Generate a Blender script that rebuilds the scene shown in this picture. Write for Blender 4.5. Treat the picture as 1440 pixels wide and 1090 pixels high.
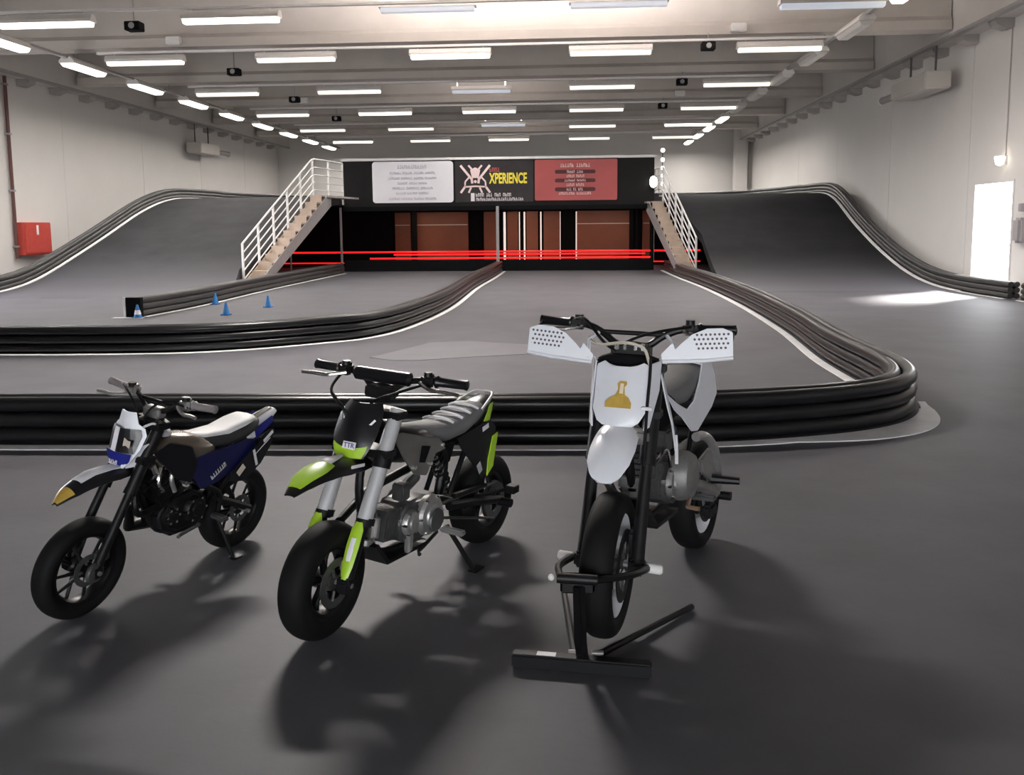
import bpy, bmesh, math, random
from mathutils import Vector, Matrix
random.seed(4)
PI = math.pi
SC = bpy.context.scene
COL = SC.collection
for o in list(bpy.data.objects): bpy.data.objects.remove(o)

# ------------------------------------------------------------------ camera
F_PX, CX, CY, CAM_H = 1200.0, 720.0, 452.0, 1.5          # focal length and principal point in a 1440x1090 frame
PITCH = math.atan(136/1200); YAW = math.atan(80/1200*math.cos(PITCH)); ROLL = math.radians(0.5)
cp, sp, cy_, sy_ = math.cos(PITCH), math.sin(PITCH), math.cos(YAW), math.sin(YAW)
FWD = Vector((-sy_*cp, cy_*cp, -sp)); _r = Vector((cy_, sy_, 0)); _u = _r.cross(FWD)
RGT = _r*math.cos(ROLL) - _u*math.sin(ROLL); UPV = _r*math.sin(ROLL) + _u*math.cos(ROLL)
cam = bpy.data.cameras.new('camera'); camo = bpy.data.objects.new('camera', cam); COL.objects.link(camo)
M3 = Matrix((RGT, UPV, -FWD)).transposed()
camo.matrix_world = Matrix.Translation((0, 0, CAM_H)) @ M3.to_4x4()
cam.sensor_width = 36; cam.lens = 36*F_PX/1440; cam.shift_y = -(545-CY)/1440; cam.clip_end = 300; cam.clip_start = .05
SC.camera = camo

# ------------------------------------------------------------------ world, sun, exposure
W = bpy.data.worlds.new('sky'); SC.world = W; W.use_nodes = True
_bg = W.node_tree.nodes['Background']; _bg.inputs[0].default_value = (.93, .96, 1, 1); _bg.inputs[1].default_value = 14
sun = bpy.data.lights.new('sun', 'SUN'); suno = bpy.data.objects.new('sun', sun); COL.objects.link(suno)
sun.energy = 60; sun.angle = math.radians(12); sun.color = (1, .95, .88)
suno.rotation_euler = Vector((-3.1, -2.4, -2.33)).to_track_quat('-Z', 'Y').to_euler()
SC.view_settings.view_transform = 'Standard'; SC.view_settings.look = 'None'
SC.view_settings.gamma = 1; SC.view_settings.use_curve_mapping = False
SC.view_settings.exposure = 0.0
LAMP = 1.0                                                # overall lamp power factor

# ------------------------------------------------------------------ materials
MATS = {}
def mat(name, col, rough=.5, metal=0, noise=None, bump=0, emit=0, ecol=None, spec=.5, coat=0, scale=8.0, alpha=None):
    if name in MATS: return MATS[name]
    m = bpy.data.materials.new(name); m.use_nodes = True; nt = m.node_tree; b = nt.nodes['Principled BSDF']
    b.inputs['Base Color'].default_value = (*col, 1); b.inputs['Roughness'].default_value = rough
    b.inputs['Metallic'].default_value = metal; b.inputs['Specular IOR Level'].default_value = spec
    if coat: b.inputs['Coat Weight'].default_value = coat; b.inputs['Coat Roughness'].default_value = .08
    if noise or bump:
        tc = nt.nodes.new('ShaderNodeTexCoord'); n = nt.nodes.new('ShaderNodeTexNoise')
        n.inputs['Scale'].default_value = scale; n.inputs['Detail'].default_value = 5; n.inputs['Roughness'].default_value = .62
        nt.links.new(tc.outputs['Object'], n.inputs['Vector'])
        if noise:
            mx = nt.nodes.new('ShaderNodeMix'); mx.data_type = 'RGBA'
            mx.inputs[6].default_value = (*[max(0, c*(1-noise)) for c in col], 1)
            mx.inputs[7].default_value = (*[min(1, c*(1+noise)) for c in col], 1)
            mr = nt.nodes.new('ShaderNodeMapRange'); mr.inputs[1].default_value = .3; mr.inputs[2].default_value = .7
            nt.links.new(n.outputs['Fac'], mr.inputs[0]); nt.links.new(mr.outputs[0], mx.inputs[0])
            nt.links.new(mx.outputs[2], b.inputs['Base Color'])
        if bump:
            n2 = nt.nodes.new('ShaderNodeTexNoise'); n2.inputs['Scale'].default_value = scale*14; n2.inputs['Detail'].default_value = 3
            nt.links.new(tc.outputs['Object'], n2.inputs['Vector'])
            bp = nt.nodes.new('ShaderNodeBump'); bp.inputs['Strength'].default_value = bump; bp.inputs['Distance'].default_value = .004
            nt.links.new(n2.outputs['Fac'], bp.inputs['Height']); nt.links.new(bp.outputs[0], b.inputs['Normal'])
    if emit:
        b.inputs['Emission Color'].default_value = (*(ecol or col), 1); b.inputs['Emission Strength'].default_value = emit
    MATS[name] = m; return m

FLOOR = mat('asphalt_floor', (.082, .080, .092), .60, noise=.16, bump=.25, spec=.30, scale=1.3)
RAMP = mat('ramp_asphalt', (.060, .060, .065), .62, noise=.15, bump=.25, spec=.35, scale=1.3)
def ramp_shade_blend(name, y0, y1, top):  # asphalt colour darkens up the slope, painting in the fading light
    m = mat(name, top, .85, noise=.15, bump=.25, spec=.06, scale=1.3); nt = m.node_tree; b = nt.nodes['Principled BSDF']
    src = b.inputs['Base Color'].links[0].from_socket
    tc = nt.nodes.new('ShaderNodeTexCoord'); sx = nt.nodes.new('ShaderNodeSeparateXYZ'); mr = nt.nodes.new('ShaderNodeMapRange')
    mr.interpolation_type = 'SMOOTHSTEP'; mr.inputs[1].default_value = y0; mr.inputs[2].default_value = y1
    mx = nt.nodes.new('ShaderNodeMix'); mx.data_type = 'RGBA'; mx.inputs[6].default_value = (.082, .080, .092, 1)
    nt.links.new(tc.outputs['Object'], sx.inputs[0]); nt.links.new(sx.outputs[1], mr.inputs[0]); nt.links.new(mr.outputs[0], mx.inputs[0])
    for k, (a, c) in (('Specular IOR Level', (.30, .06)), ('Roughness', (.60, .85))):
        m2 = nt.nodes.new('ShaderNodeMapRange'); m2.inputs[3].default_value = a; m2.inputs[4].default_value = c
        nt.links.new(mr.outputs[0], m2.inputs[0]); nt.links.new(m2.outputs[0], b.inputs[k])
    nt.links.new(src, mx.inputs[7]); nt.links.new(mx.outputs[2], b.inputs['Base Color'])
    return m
RAMPL = ramp_shade_blend('left_ramp_painted_shade', 17.8, 22.5, (.040, .040, .043)); RAMPR = ramp_shade_blend('right_ramp_painted_shade', 18.8, 23.5, (.020, .020, .022))
WALLM = mat('painted_wall', (.70, .68, .66), .75, noise=.03, scale=.5)
JOINT = mat('wall_joint', (.48, .46, .45), .85, noise=.05)
CEIL = mat('ceiling_concrete', (.42, .395, .37), .85, noise=.08, scale=.7)
BEAMM = mat('beam_concrete', (.50, .465, .435), .8, noise=.08, scale=.9)
EDGE = mat('edge_beam', (.62, .60, .575), .8, noise=.05, scale=.8)
BLACKP = mat('black_tube_plastic', (.008, .008, .0095), .33, noise=.3, spec=.5, scale=2.5)
DUSTY = mat('dusty_tube_plastic', (.035, .034, .035), .45, noise=.3, spec=.5, scale=3)
LINE = mat('white_line_paint', (.84, .83, .84), .6, noise=.1, scale=5)
BLK = mat('matt_black', (.006, .006, .007), .85, noise=.2, spec=.1)
BANNER = mat('black_banner', (.010, .009, .0095), .7, noise=.2, scale=2, spec=.2)
GREYST = mat('grey_steel', (.35, .34, .34), .45, metal=.3, noise=.08)
LIGHTST = mat('white_steel', (.72, .71, .70), .45, noise=.05)
HOUSE = mat('lamp_housing', (.62, .60, .58), .5, noise=.04)

# ------------------------------------------------------------------ mesh helpers
def catmull(P, k=6, closed=False):
    P = [Vector(p) for p in P]; n = len(P); out = []
    rng = range(n) if closed else range(n-1)
    for i in rng:
        p1, p2 = P[i], P[(i+1) % n]
        p0 = P[i-1] if (i > 0 or closed) else p1*2-p2
        p3 = P[(i+2) % n] if (i+2 < n or closed) else p2*2-p1
        for j in range(k):
            t = j/k
            out.append(.5*((2*p1)+(p2-p0)*t+(2*p0-5*p1+4*p2-p3)*t*t+(3*p1-p0-3*p2+p3)*t**3))
    if not closed: out.append(P[-1])
    return out

class G:
    def __init__(s): s.v = []; s.f = []
    def add(s, v, f, M=None):
        o = len(s.v); s.v += [(M @ Vector(p)) if M else Vector(p) for p in v]; s.f += [[i+o for i in q] for q in f]; return s
    def box(s, a, b, M=None):
        (x0, y0, z0), (x1, y1, z1) = a, b
        return s.add([(x0,y0,z0),(x1,y0,z0),(x1,y1,z0),(x0,y1,z0),(x0,y0,z1),(x1,y0,z1),(x1,y1,z1),(x0,y1,z1)],
                     [(0,3,2,1),(4,5,6,7),(0,1,5,4),(1,2,6,5),(2,3,7,6),(3,0,4,7)], M)
    def cbox(s, c, d, M=None):
        c = Vector(c); d = Vector(d)/2; return s.box(c-d, c+d, M)
    def tube(s, pts, r, n=10, M=None, closed=False, smooth=0):
        if smooth: pts = catmull(pts, smooth, closed)
        pts = [Vector(p) for p in pts]; N = len(pts)
        rs = r if isinstance(r, (list, tuple)) else [r]*N
        if len(rs) != N: rs = [rs[0]+(rs[-1]-rs[0])*i/(N-1) for i in range(N)]
        v = []; f = []; pn = None
        for i, p in enumerate(pts):
            a = pts[i-1] if (i or closed) else p; b = pts[(i+1) % N] if (i < N-1 or closed) else p
            t = (b-a).normalized()
            if pn is None:
                pn = t.orthogonal().normalized()
            pn = (pn - t*pn.dot(t)).normalized(); bn = t.cross(pn)
            for k in range(n):
                an = 2*PI*(k+.5)/n; v.append(p+(pn*math.cos(an)+bn*math.sin(an))*rs[i])
        L = N if closed else N-1
        for i in range(L):
            for k in range(n):
                a = i*n+k; b = i*n+(k+1) % n; c = ((i+1) % N)*n+(k+1) % n; d = ((i+1) % N)*n+k
                f.append((a, b, c, d))
        if not closed: f.append(tuple(range(n))[::-1]); f.append(tuple((N-1)*n+k for k in range(n)))
        return s.add(v, f, M)
    def cyl(s, a, b, r, n=16, M=None, r2=None):
        return s.tube([a, b], [r, r if r2 is None else r2], n, M)
    def lathe(s, prof, c=(0, 0), n=32, M=None, closed=True, axis='y', cy=0):
        v = []; f = []; m = len(prof)
        for i in range(n):
            a = 2*PI*i/n
            for (r, y) in prof:
                if axis == 'y': v.append((c[0]+r*math.cos(a), cy+y, c[1]+r*math.sin(a)))
                else: v.append((c[0]+r*math.cos(a), c[1]+r*math.sin(a), cy+y))
        for i in range(n):
            for k in range(m if closed else m-1):
                f.append((i*m+k, i*m+(k+1) % m, ((i+1) % n)*m+(k+1) % m, ((i+1) % n)*m+k))
        if not closed:
            if prof[0][0] > 1e-5: f.append(tuple(i*m for i in range(n)))
            if prof[-1][0] > 1e-5: f.append(tuple(i*m+m-1 for i in range(n))[::-1])
        return s.add(v, f, M)
    def loft(s, loops, M=None, cap=True):
        n = len(loops[0]); v = [p for L in loops for p in L]; f = []
        for i in range(len(loops)-1):
            for k in range(n): f.append((i*n+k, i*n+(k+1) % n, (i+1)*n+(k+1) % n, (i+1)*n+k))
        if cap: f.append(tuple(range(n))[::-1]); f.append(tuple((len(loops)-1)*n+k for k in range(n)))
        return s.add(v, f, M)
    def shell(s, rows, t, M=None):
        R = len(rows); C = len(rows[0]); P = [[Vector(p) for p in r] for r in rows]; v = []; w = []
        for i in range(R):
            for j in range(C):
                du = P[min(i+1, R-1)][j]-P[max(i-1, 0)][j]; dv = P[i][min(j+1, C-1)]-P[i][max(j-1, 0)]
                n = du.cross(dv); n = n.normalized() if n.length > 1e-9 else Vector((0, 0, 1))
                v.append(P[i][j]+n*t/2); w.append(P[i][j]-n*t/2)
        f = []; o = R*C
        for i in range(R-1):
            for j in range(C-1):
                a, b, c, d = i*C+j, i*C+j+1, (i+1)*C+j+1, (i+1)*C+j
                f.append((a, b, c, d)); f.append((o+d, o+c, o+b, o+a))
        ring = [j for j in range(C)]+[i*C+C-1 for i in range(1, R)]+[(R-1)*C+j for j in range(C-2, -1, -1)]+[i*C for i in range(R-2, 0, -1)]
        for k in range(len(ring)):
            a, b = ring[k], ring[(k+1) % len(ring)]; f.append((b, a, o+a, o+b))
        return s.add(v+w, f, M)
    def prism(s, poly, a, b, axis='y', M=None):
        n = len(poly)
        def mk(p, t):
            q = t[p[2]] if isinstance(t, (list, tuple)) else t
            return {'y': (p[0], q, p[1]), 'x': (q, p[0], p[1]), 'z': (p[0], p[1], q)}[axis]
        ind = [(p[0], p[1], i) for i, p in enumerate(poly)]
        v = [mk(p, a) for p in ind]+[mk(p, b) for p in ind]
        f = [tuple(range(n)), tuple(range(2*n-1, n-1, -1))]+[(i, (i+1) % n, n+(i+1) % n, n+i) for i in range(n)]
        return s.add(v, f, M)
    def ball(s, c, r, n=14, M=None, sc=(1, 1, 1)):
        prof = [(math.sin(PI*i/8)*r, -math.cos(PI*i/8)*r) for i in range(9)]
        T = Matrix.Translation(c) @ Matrix.Diagonal((*sc, 1))
        return s.lathe([(max(p[0], 1e-6), p[1]) for p in prof], n=n, M=(M @ T) if M else T, closed=False, axis='z')
    def build(s, name, m, parent=None, smooth=35, bevel=0, M=None, seg=2):
        me = bpy.data.meshes.new(name); bm = bmesh.new()
        vs = [bm.verts.new((M @ p) if M else p) for p in s.v]
        for q in s.f:
            try: bm.faces.new([vs[i] for i in q])
            except ValueError: pass
        bmesh.ops.remove_doubles(bm, verts=bm.verts, dist=1e-5)
        bmesh.ops.recalc_face_normals(bm, faces=bm.faces)
        if bevel:
            ed = [e for e in bm.edges if len(e.link_faces) == 2 and e.calc_face_angle(0) > .5]
            bmesh.ops.bevel(bm, geom=ed, offset=bevel, segments=seg, affect='EDGES', clamp_overlap=True)
        bm.to_mesh(me); bm.free(); me.materials.append(m)
        if smooth:
            for p in me.polygons: p.use_smooth = True
            me.set_sharp_from_angle(angle=math.radians(smooth))
        o = bpy.data.objects.new(name, me); COL.objects.link(o)
        if parent: o.parent = parent
        return o

def tag(o, label=None, cat=None, group=None, kind=None):
    if label: o['label'] = label
    if cat: o['category'] = cat
    if group: o['group'] = group
    if kind: o['kind'] = kind
    return o
def empty(name, loc=(0, 0, 0), M=None):
    o = bpy.data.objects.new(name, None); COL.objects.link(o); o.empty_display_size = .1
    if M: o.matrix_world = M
    else: o.location = loc
    return o
def text_geo(st, size, thick=.002, bold=0):
    cu = bpy.data.curves.new('txt', 'FONT'); cu.body = st; cu.size = size; cu.extrude = thick/2; cu.align_x = 'CENTER'; cu.align_y = 'CENTER'
    cu.resolution_u = 3; cu.offset = bold
    o = bpy.data.objects.new('txt', cu); COL.objects.link(o)
    bpy.context.view_layer.update()
    me = o.evaluated_get(bpy.context.evaluated_depsgraph_get()).to_mesh()
    v = [x.co.copy() for x in me.vertices]; f = [list(p.vertices) for p in me.polygons]
    bpy.data.objects.remove(o); bpy.data.curves.remove(cu)
    return v, f
def print_geo(w, h, words=2, seed=0, t=.01):
    rr = random.Random(seed); g = G(); x = -w/2; gw = h*.62; n = max(2, int(w/gw)); brk = {int(n*(k+1)/words) for k in range(words-1)}
    for i in range(n):
        if i in brk: x += gw; continue
        a = rr.random(); x1 = x+gw*.8
        if a < .35: g.box((x, -h/2, 0), (x+gw*.26, h/2, t)).box((x, h*.26, 0), (x1, h/2, t)).box((x1-gw*.22, -h/2, 0), (x1, h*.3, t))
        elif a < .7: g.box((x, -h/2, 0), (x+gw*.26, h/2, t)).box((x, -h/2, 0), (x1, -h*.25, t)).box((x, -h*.1, 0), (x1, h*.12, t))
        else: g.box((x, -h/2, 0), (x1, -h*.28, t)).box((x+gw*.28, -h/2, 0), (x+gw*.55, h/2, t))
        x += gw
    return g.v, g.f
def frame(o, u, v):
    u = Vector(u).normalized(); v = Vector(v); v = (v-u*v.dot(u)).normalized(); n = u.cross(v)
    m = Matrix((u, v, n)).transposed().to_4x4(); m.translation = Vector(o); return m
def at(px, py, z=0.0):                                    # pixel -> point at height z (used for floor contacts only)
    d = FWD + RGT*((px-CX)/F_PX) - UPV*((py-CY)/F_PX); t = (z-CAM_H)/d.z
    return Vector((0, 0, CAM_H)) + d*t

# ------------------------------------------------------------------ setting: floor, walls, ceiling
XL, XR, YB, YF, ZT = -15.0, 9.0, 44.0, -7.0, 6.9
floor = tag(G().box((XL-.3, YF-.3, -.2), (XR+.3, YB+.3, 0)).build('floor', FLOOR, smooth=0), kind='structure')
tag(G().box((XR+.3, 4, -.2), (XR+30, 40, -.02)).build('ground', mat('outside_paving', (.55, .53, .5), .8, noise=.1), smooth=0), kind='structure')
tag(G().box((XL-30, 4, -.2), (XL-.3, 40, -.02)).build('ground', MATS['outside_paving'], smooth=0), kind='structure')
ceiling = tag(G().box((XL-.3, YF-.3, ZT), (XR+.3, YB+.3, ZT+.25)).build('ceiling', CEIL, smooth=0), kind='structure')
BY = [0.8+4.8*i for i in range(9)]
for y in BY:
    g = G(); g.prism([(y-.16, ZT), (y-.16, 5.95), (y-.24, 5.85), (y-.24, 5.65), (y+.24, 5.65), (y+.24, 5.85), (y+.16, 5.95), (y+.16, ZT)], -14.25, 8.35, 'x')
    g.build('beam', BEAMM, ceiling, smooth=0)

def side_wall(name, x, inward, doors):
    """long wall: backing slab, one panel per bay with open joints, brackets under the edge beam"""
    s = inward; bk = G()
    ys = [YF]+[b+.1 for b in BY[:]]+[YB]
    def pieces(g, xa, xb, y0, y1, z0, z1):
        ds = [d for d in doors if d[0] < y1-1e-4 and d[1] > y0+1e-4]
        if not ds: g.box((min(xa, xb), y0, z0), (max(xa, xb), y1, z1)); return
        d = ds[0]
        if d[0] > y0: g.box((min(xa, xb), y0, z0), (max(xa, xb), d[0], z1))
        if d[1] < y1: g.box((min(xa, xb), d[1], z0), (max(xa, xb), y1, z1))
        g.box((min(xa, xb), max(y0, d[0]), d[2]), (max(xa, xb), min(y1, d[1]), z1))
    for i in range(len(ys)-1): pieces(bk, x-s*.11, x-s*.05, ys[i], ys[i+1], 0, ZT)
    w = tag(bk.build(name, JOINT, smooth=0), kind='structure')
    for i in range(len(ys)-1):
        g = G(); pieces(g, x-s*.05, x, ys[i]+.008, ys[i+1]-.008, 0, 5.56)
        g.build('wall_panel', WALLM, w, smooth=0)
    e = G().box((min(x, x+s*.62), YF, 5.56), (max(x, x+s*.62), YB, ZT)); e.build('edge_beam', EDGE, w, smooth=0)
    e = G().box((min(x+s*.5, x+s*.66), YF, 5.50), (max(x+s*.5, x+s*.66), YB, 5.56)); e.build('edge_strip', GREYST, w, smooth=0)
    k = 9.4
    first = None
    while k < 43:
        if first is None:
            g = G().prism([(0, 5.56), (0, 5.38), (s*.12, 5.36), (s*.34, 5.44), (s*.4, 5.56)], 0, .3); g.v = [p+Vector((x, 0, 0)) for p in g.v]
            first = g.build('bracket', mat('bracket_grey', (.42, .40, .385), .8), w, smooth=0); first.location.y = k
        else:
            c = first.copy(); COL.objects.link(c); c.location.y = k
        k += 1.5
    return w
DOOR_R = (18.04, 19.75, 2.33); DOOR_L = (12.2, 18.6, 3.4)
wall_r = side_wall('wall_right', XR, -1, [DOOR_R])
wall_l = side_wall('wall_left', XL, 1, [DOOR_L])
wb = tag(G().box((XL-.3, YB, -.1), (XR+.3, YB+.25, ZT+.1)).build('wall_back', WALLM, smooth=0), kind='structure')
G().box((8.15, 42.9, 0), (8.75, 43.5, ZT)).build('column', WALLM, wb, smooth=0, bevel=.02)
GATE = (-3.2, 3.0, 2.9)  # unseen gate behind the camera, sized to throw front daylight on the bikes
tag(G().box((XL-.3, YF-.2, -.1), (GATE[0], YF, ZT+.1)).box((GATE[1], YF-.2, -.1), (XR+.3, YF, ZT+.1)).box((GATE[0], YF-.2, GATE[2]), (GATE[1], YF, ZT)).build('wall_front', WALLM, smooth=0), kind='structure')
tag(G().box((GATE[0]-.08, YF-.2, 0), (GATE[0], YF+.02, GATE[2]+.08)).box((GATE[1], YF-.2, 0), (GATE[1]+.08, YF+.02, GATE[2]+.08)).box((GATE[0], YF-.2, GATE[2]), (GATE[1], YF+.02, GATE[2]+.08)).build('door_3', LIGHTST, smooth=0), kind='structure')
tag(G().box((-25, YF-30, -.2), (25, YF-.3, -.02)).build('ground', MATS['outside_paving'], smooth=0), kind='structure')
for nm, d, x, s in (('door_1', DOOR_R, XR, -1), ('door_2', DOOR_L, XL, 1)):
    g = G(); xa, xb = sorted((x+s*.02, x-s*.11))
    g.box((xa, d[0]+.003, 0), (xb, d[0]+.05, d[2]-.05)).box((xa, d[1]-.05, 0), (xb, d[1]-.003, d[2]-.05)).box((xa, d[0]+.003, d[2]-.05), (xb, d[1]-.003, d[2]-.003))
    tag(g.build(nm, LIGHTST, smooth=0), kind='structure')

# ------------------------------------------------------------------ ramps and upper deck
def interp(tab, y):
    if y <= tab[0][0]: return tab[0][1]
    for (a, za), (b, zb) in zip(tab, tab[1:]):
        if y <= b: t = (y-a)/(b-a); return za+(zb-za)*t
    return tab[-1][1]
def smooth_tab(tab):
    return lambda y: sum(interp(tab, y+d)*w for d, w in ((-.9, .08), (-.6, .12), (-.3, .18), (0, .24), (.3, .18), (.6, .12), (.9, .08)))
ZR_ = smooth_tab([(18.9, 0), (20.3, .06), (21.7, .29), (23.0, .63), (24.4, 1.06), (26.0, 1.64), (27.1, 2.16), (28.2, 2.43), (29.4, 2.47)])
ZL_ = smooth_tab([(17.4, 0), (19.2, .10), (20.1, .27), (21.35, .66), (23.1, 1.22), (25.2, 1.95), (26.4, 2.27), (27.6, 2.46), (29, 2.5)])
def ramp(name, xl, xr, zf, y0, y1, label, m):
    n = 104; g = G(); v = []; f = []
    for i in range(n+1):
        y = y0+(y1-y0)*i/n; a, b = xl(y), xr(y); z = zf(y)+.004 if i else -.03
        for k in range(7): v.append((a+(b-a)*k/6, y, z))
        zb = max(-.05, z-.25) if y > 22.5 else -.05; v.append((b, y, zb)); v.append((a, y, zb))
    for i in range(n):
        for k in range(9): f.append((i*9+k, i*9+(k+1) % 9, (i+1)*9+(k+1) % 9, (i+1)*9+k))
    f.append(tuple(range(9))); f.append(tuple(n*9+k for k in range(9)))
    return tag(g.add(v, f).build(name, m, smooth=40), label, 'ramp')
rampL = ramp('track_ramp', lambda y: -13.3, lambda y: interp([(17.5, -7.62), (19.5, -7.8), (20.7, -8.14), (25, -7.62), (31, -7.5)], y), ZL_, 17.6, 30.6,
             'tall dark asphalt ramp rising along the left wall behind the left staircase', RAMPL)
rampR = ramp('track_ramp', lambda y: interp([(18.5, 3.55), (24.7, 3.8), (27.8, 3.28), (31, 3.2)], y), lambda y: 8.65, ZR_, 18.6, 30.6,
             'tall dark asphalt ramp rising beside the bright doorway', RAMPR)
g = G().box((-13.3, 30.6, 2.25), (8.65, 40, 2.49)); g.box((-7.7, 28.2, 2.2), (3.2, 30.6, 2.47))
deck = tag(g.build('upper_deck', RAMP, smooth=0), 'raised dark track deck behind the black banner', 'deck')
for xx in (-13.1, -11, -7.6, -3.9, -.4, 3.1, 6, 8.5):
    G().box((xx-.1, 39.5, 0), (xx+.1, 39.7, 2.25)).build('post', BLK, deck, smooth=0)

# ------------------------------------------------------------------ barriers (two columns of three black tubes)
def sweep_offset(path, off):
    out = []
    for i, p in enumerate(path):
        a = path[max(i-1, 0)]; b = path[min(i+1, len(path)-1)]; t = (b-a); t.z = 0; t.normalize()
        out.append(p+Vector((t.y, -t.x, 0))*off)          # positive = right of travel
    return out
def barrier(pts, zf, label, m=BLACKP, k=8, r=.056, cap_end=False, hw=.062):
    path = catmull([(x, y, 0) for x, y in pts], k)
    for p in path: p.z = zf(p) if zf else 0
    root = empty('track_barrier', path[0]); inv = Matrix.Translation(-path[0])
    for side in (-1, 1):
        for lv in range(3):
            wob = [q+Vector((0, 0, r+.004+lv*2*r*.97)) for q in sweep_offset(path, side*hw*(1 if lv < 2 else .96))]
            G().tube(wob, r, 10).build('tube', m, root, smooth=60, M=inv)
    return tag(root, label, 'barrier'), path
def line(path, off, w, parent, m=LINE, name='white_line', lift=.004, skip=0):
    a = sweep_offset(path, off); b = sweep_offset(path, off+w); v = []; f = []; n = len(a)
    for p, q in zip(a, b):
        v += [p+Vector((0, 0, lift+.003)), q+Vector((0, 0, lift+.003)), q+Vector((0, 0, -.02)), p+Vector((0, 0, -.02))]
    for i in range(n-1):
        for k in range(4): f.append((i*4+k, i*4+(k+1) % 4, (i+1)*4+(k+1) % 4, (i+1)*4+k))
    f += [(0, 1, 2, 3), tuple((n-1)*4+k for k in range(4))]
    return G().add(v, f).build(name, m, parent, smooth=0)

A = [(-9, 5.62), (-6.5, 5.66), (-3.9, 5.70), (-.76, 5.79), (.3, 5.84), (1.06, 5.95), (1.55, 6.08), (2.03, 6.27), (2.41, 6.54), (2.66, 6.92), (2.80, 7.45), (2.85, 8.1), (2.9, 9.5), (3.13, 12), (3.3, 15.7), (3.33, 20), (3.22, 24), (3.18, 27.7)]
bA, pA = barrier(A, None, 'long black tube barrier running behind the bikes and bending away round the right corner')
cornerpath = [p for p in pA if p.y < 7.0]
line(cornerpath, .135, .115, floor); 
cp2 = [p for p in pA if p.x > 1.3 and p.y < 7.3]
_a = sweep_offset(cp2, .15); v = []; f = []
for i, p in enumerate(cp2):
    t = i/(len(cp2)-1); w = .06+.17*math.sin(PI*min(1, t*1.05))**1.2
    q = sweep_offset(cp2, .15+w)[i]; v += [_a[i]+Vector((0, 0, .008)), q+Vector((0, 0, .008)), q+Vector((0, 0, -.02)), _a[i]+Vector((0, 0, -.02))]
for i in range(len(cp2)-1):
    for k in range(4): f.append((i*4+k, i*4+(k+1) % 4, (i+1)*4+(k+1) % 4, (i+1)*4+k))
f += [(0, 1, 2, 3), tuple((len(cp2)-1)*4+k for k in range(4))]
G().add(v, f).build('white_line', LINE, floor, smooth=0)
line([p for p in pA if p.y > 7.3], -.235, .1, floor)
Bp = [(-10, 9.9), (-6.77, 9.87), (-5.1, 9.95), (-4.15, 10.22), (-3.3, 10.83), (-2.78, 11.4), (-2.47, 12.7), (-2.28, 15.5), (-2.33, 20.3), (-2.25, 24), (-2.23, 27.6)]
bB, pB = barrier(Bp, None, 'middle black tube barrier curving left in front of the blue cones')
line(pB, .14, .085, floor)
Cp = [(-7.32, 13.95), (-7.2, 16), (-7.28, 19), (-7.3, 22), (-7.25, 26.8)]
bC, pC = barrier(Cp, None, 'short straight grey-black barrier beside the blue cones and left staircase', m=DUSTY)
line(pC, .14, .075, floor)
G().box((-7.46, 13.86, .0), (-7.18, 13.95, .335)).build('end_cap', BLK, bC, smooth=0, M=Matrix.Translation(-pC[0]))
G().cbox((-7.45, 13.84, .17), (.03, .03, .34)).build('end_strip', LINE, bC, smooth=0, M=Matrix.Translation(-pC[0]))
G().box((-7.62, 13.72, -.02), (-7.1, 13.82, .008)).build('white_line', LINE, floor, smooth=0)
zLp = lambda p: ZL_(p.y) if p.y < 31 else 2.49
zRp = lambda p: ZR_(p.y) if p.y < 31 else 2.49
D = [(-13.6, 10), (-13.35, 14), (-13.12, 18), (-13.1, 22), (-13.1, 26), (-13.0, 30), (-12.6, 33.4), (-11.6, 36), (-9.8, 37.6), (-7.8, 38), (-5, 38)]
bD, pD = barrier(D, zLp, 'black tube barrier climbing the left ramp along the white wall', m=DUSTY)
line([p for p in pD if 17.6 < p.y < 36], .14, .085, rampL, lift=.022)
line([p for p in pD if p.y < 17.8], .14, .085, floor)
Ep = [(8.52, 16.9), (8.47, 19), (8.45, 22), (8.45, 26), (8.4, 30), (8.0, 33.4), (7.1, 36), (5.6, 37.6), (4.0, 38), (1.5, 38)]
bE, pE = barrier(Ep, zRp, 'black tube barrier climbing the right ramp past the bright doorway', m=DUSTY)
line([p for p in pE if 18.6 < p.y < 36], -.225, .085, rampR, lift=.022)
line([p for p in pE if p.y < 18.8], -.225, .085, floor)
bF, pF = barrier([(8.62, 9), (8.62, 12), (8.58, 16.55)], None, 'short black tube barrier along the right wall at the picture edge', m=DUSTY)
line(pF, -.2, .06, floor)

# gleam on the track floor, painted in as a pale patch
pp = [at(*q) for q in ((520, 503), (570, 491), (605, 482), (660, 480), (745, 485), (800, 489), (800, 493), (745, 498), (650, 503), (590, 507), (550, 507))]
G().prism([(p.x, p.y) for p in pp], -.02, .0035, 'z').build('pale_patch', mat('painted_floor_gleam', (.115, .113, .126), .55, noise=.1, spec=.35, scale=1.5), floor, smooth=0)

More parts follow.
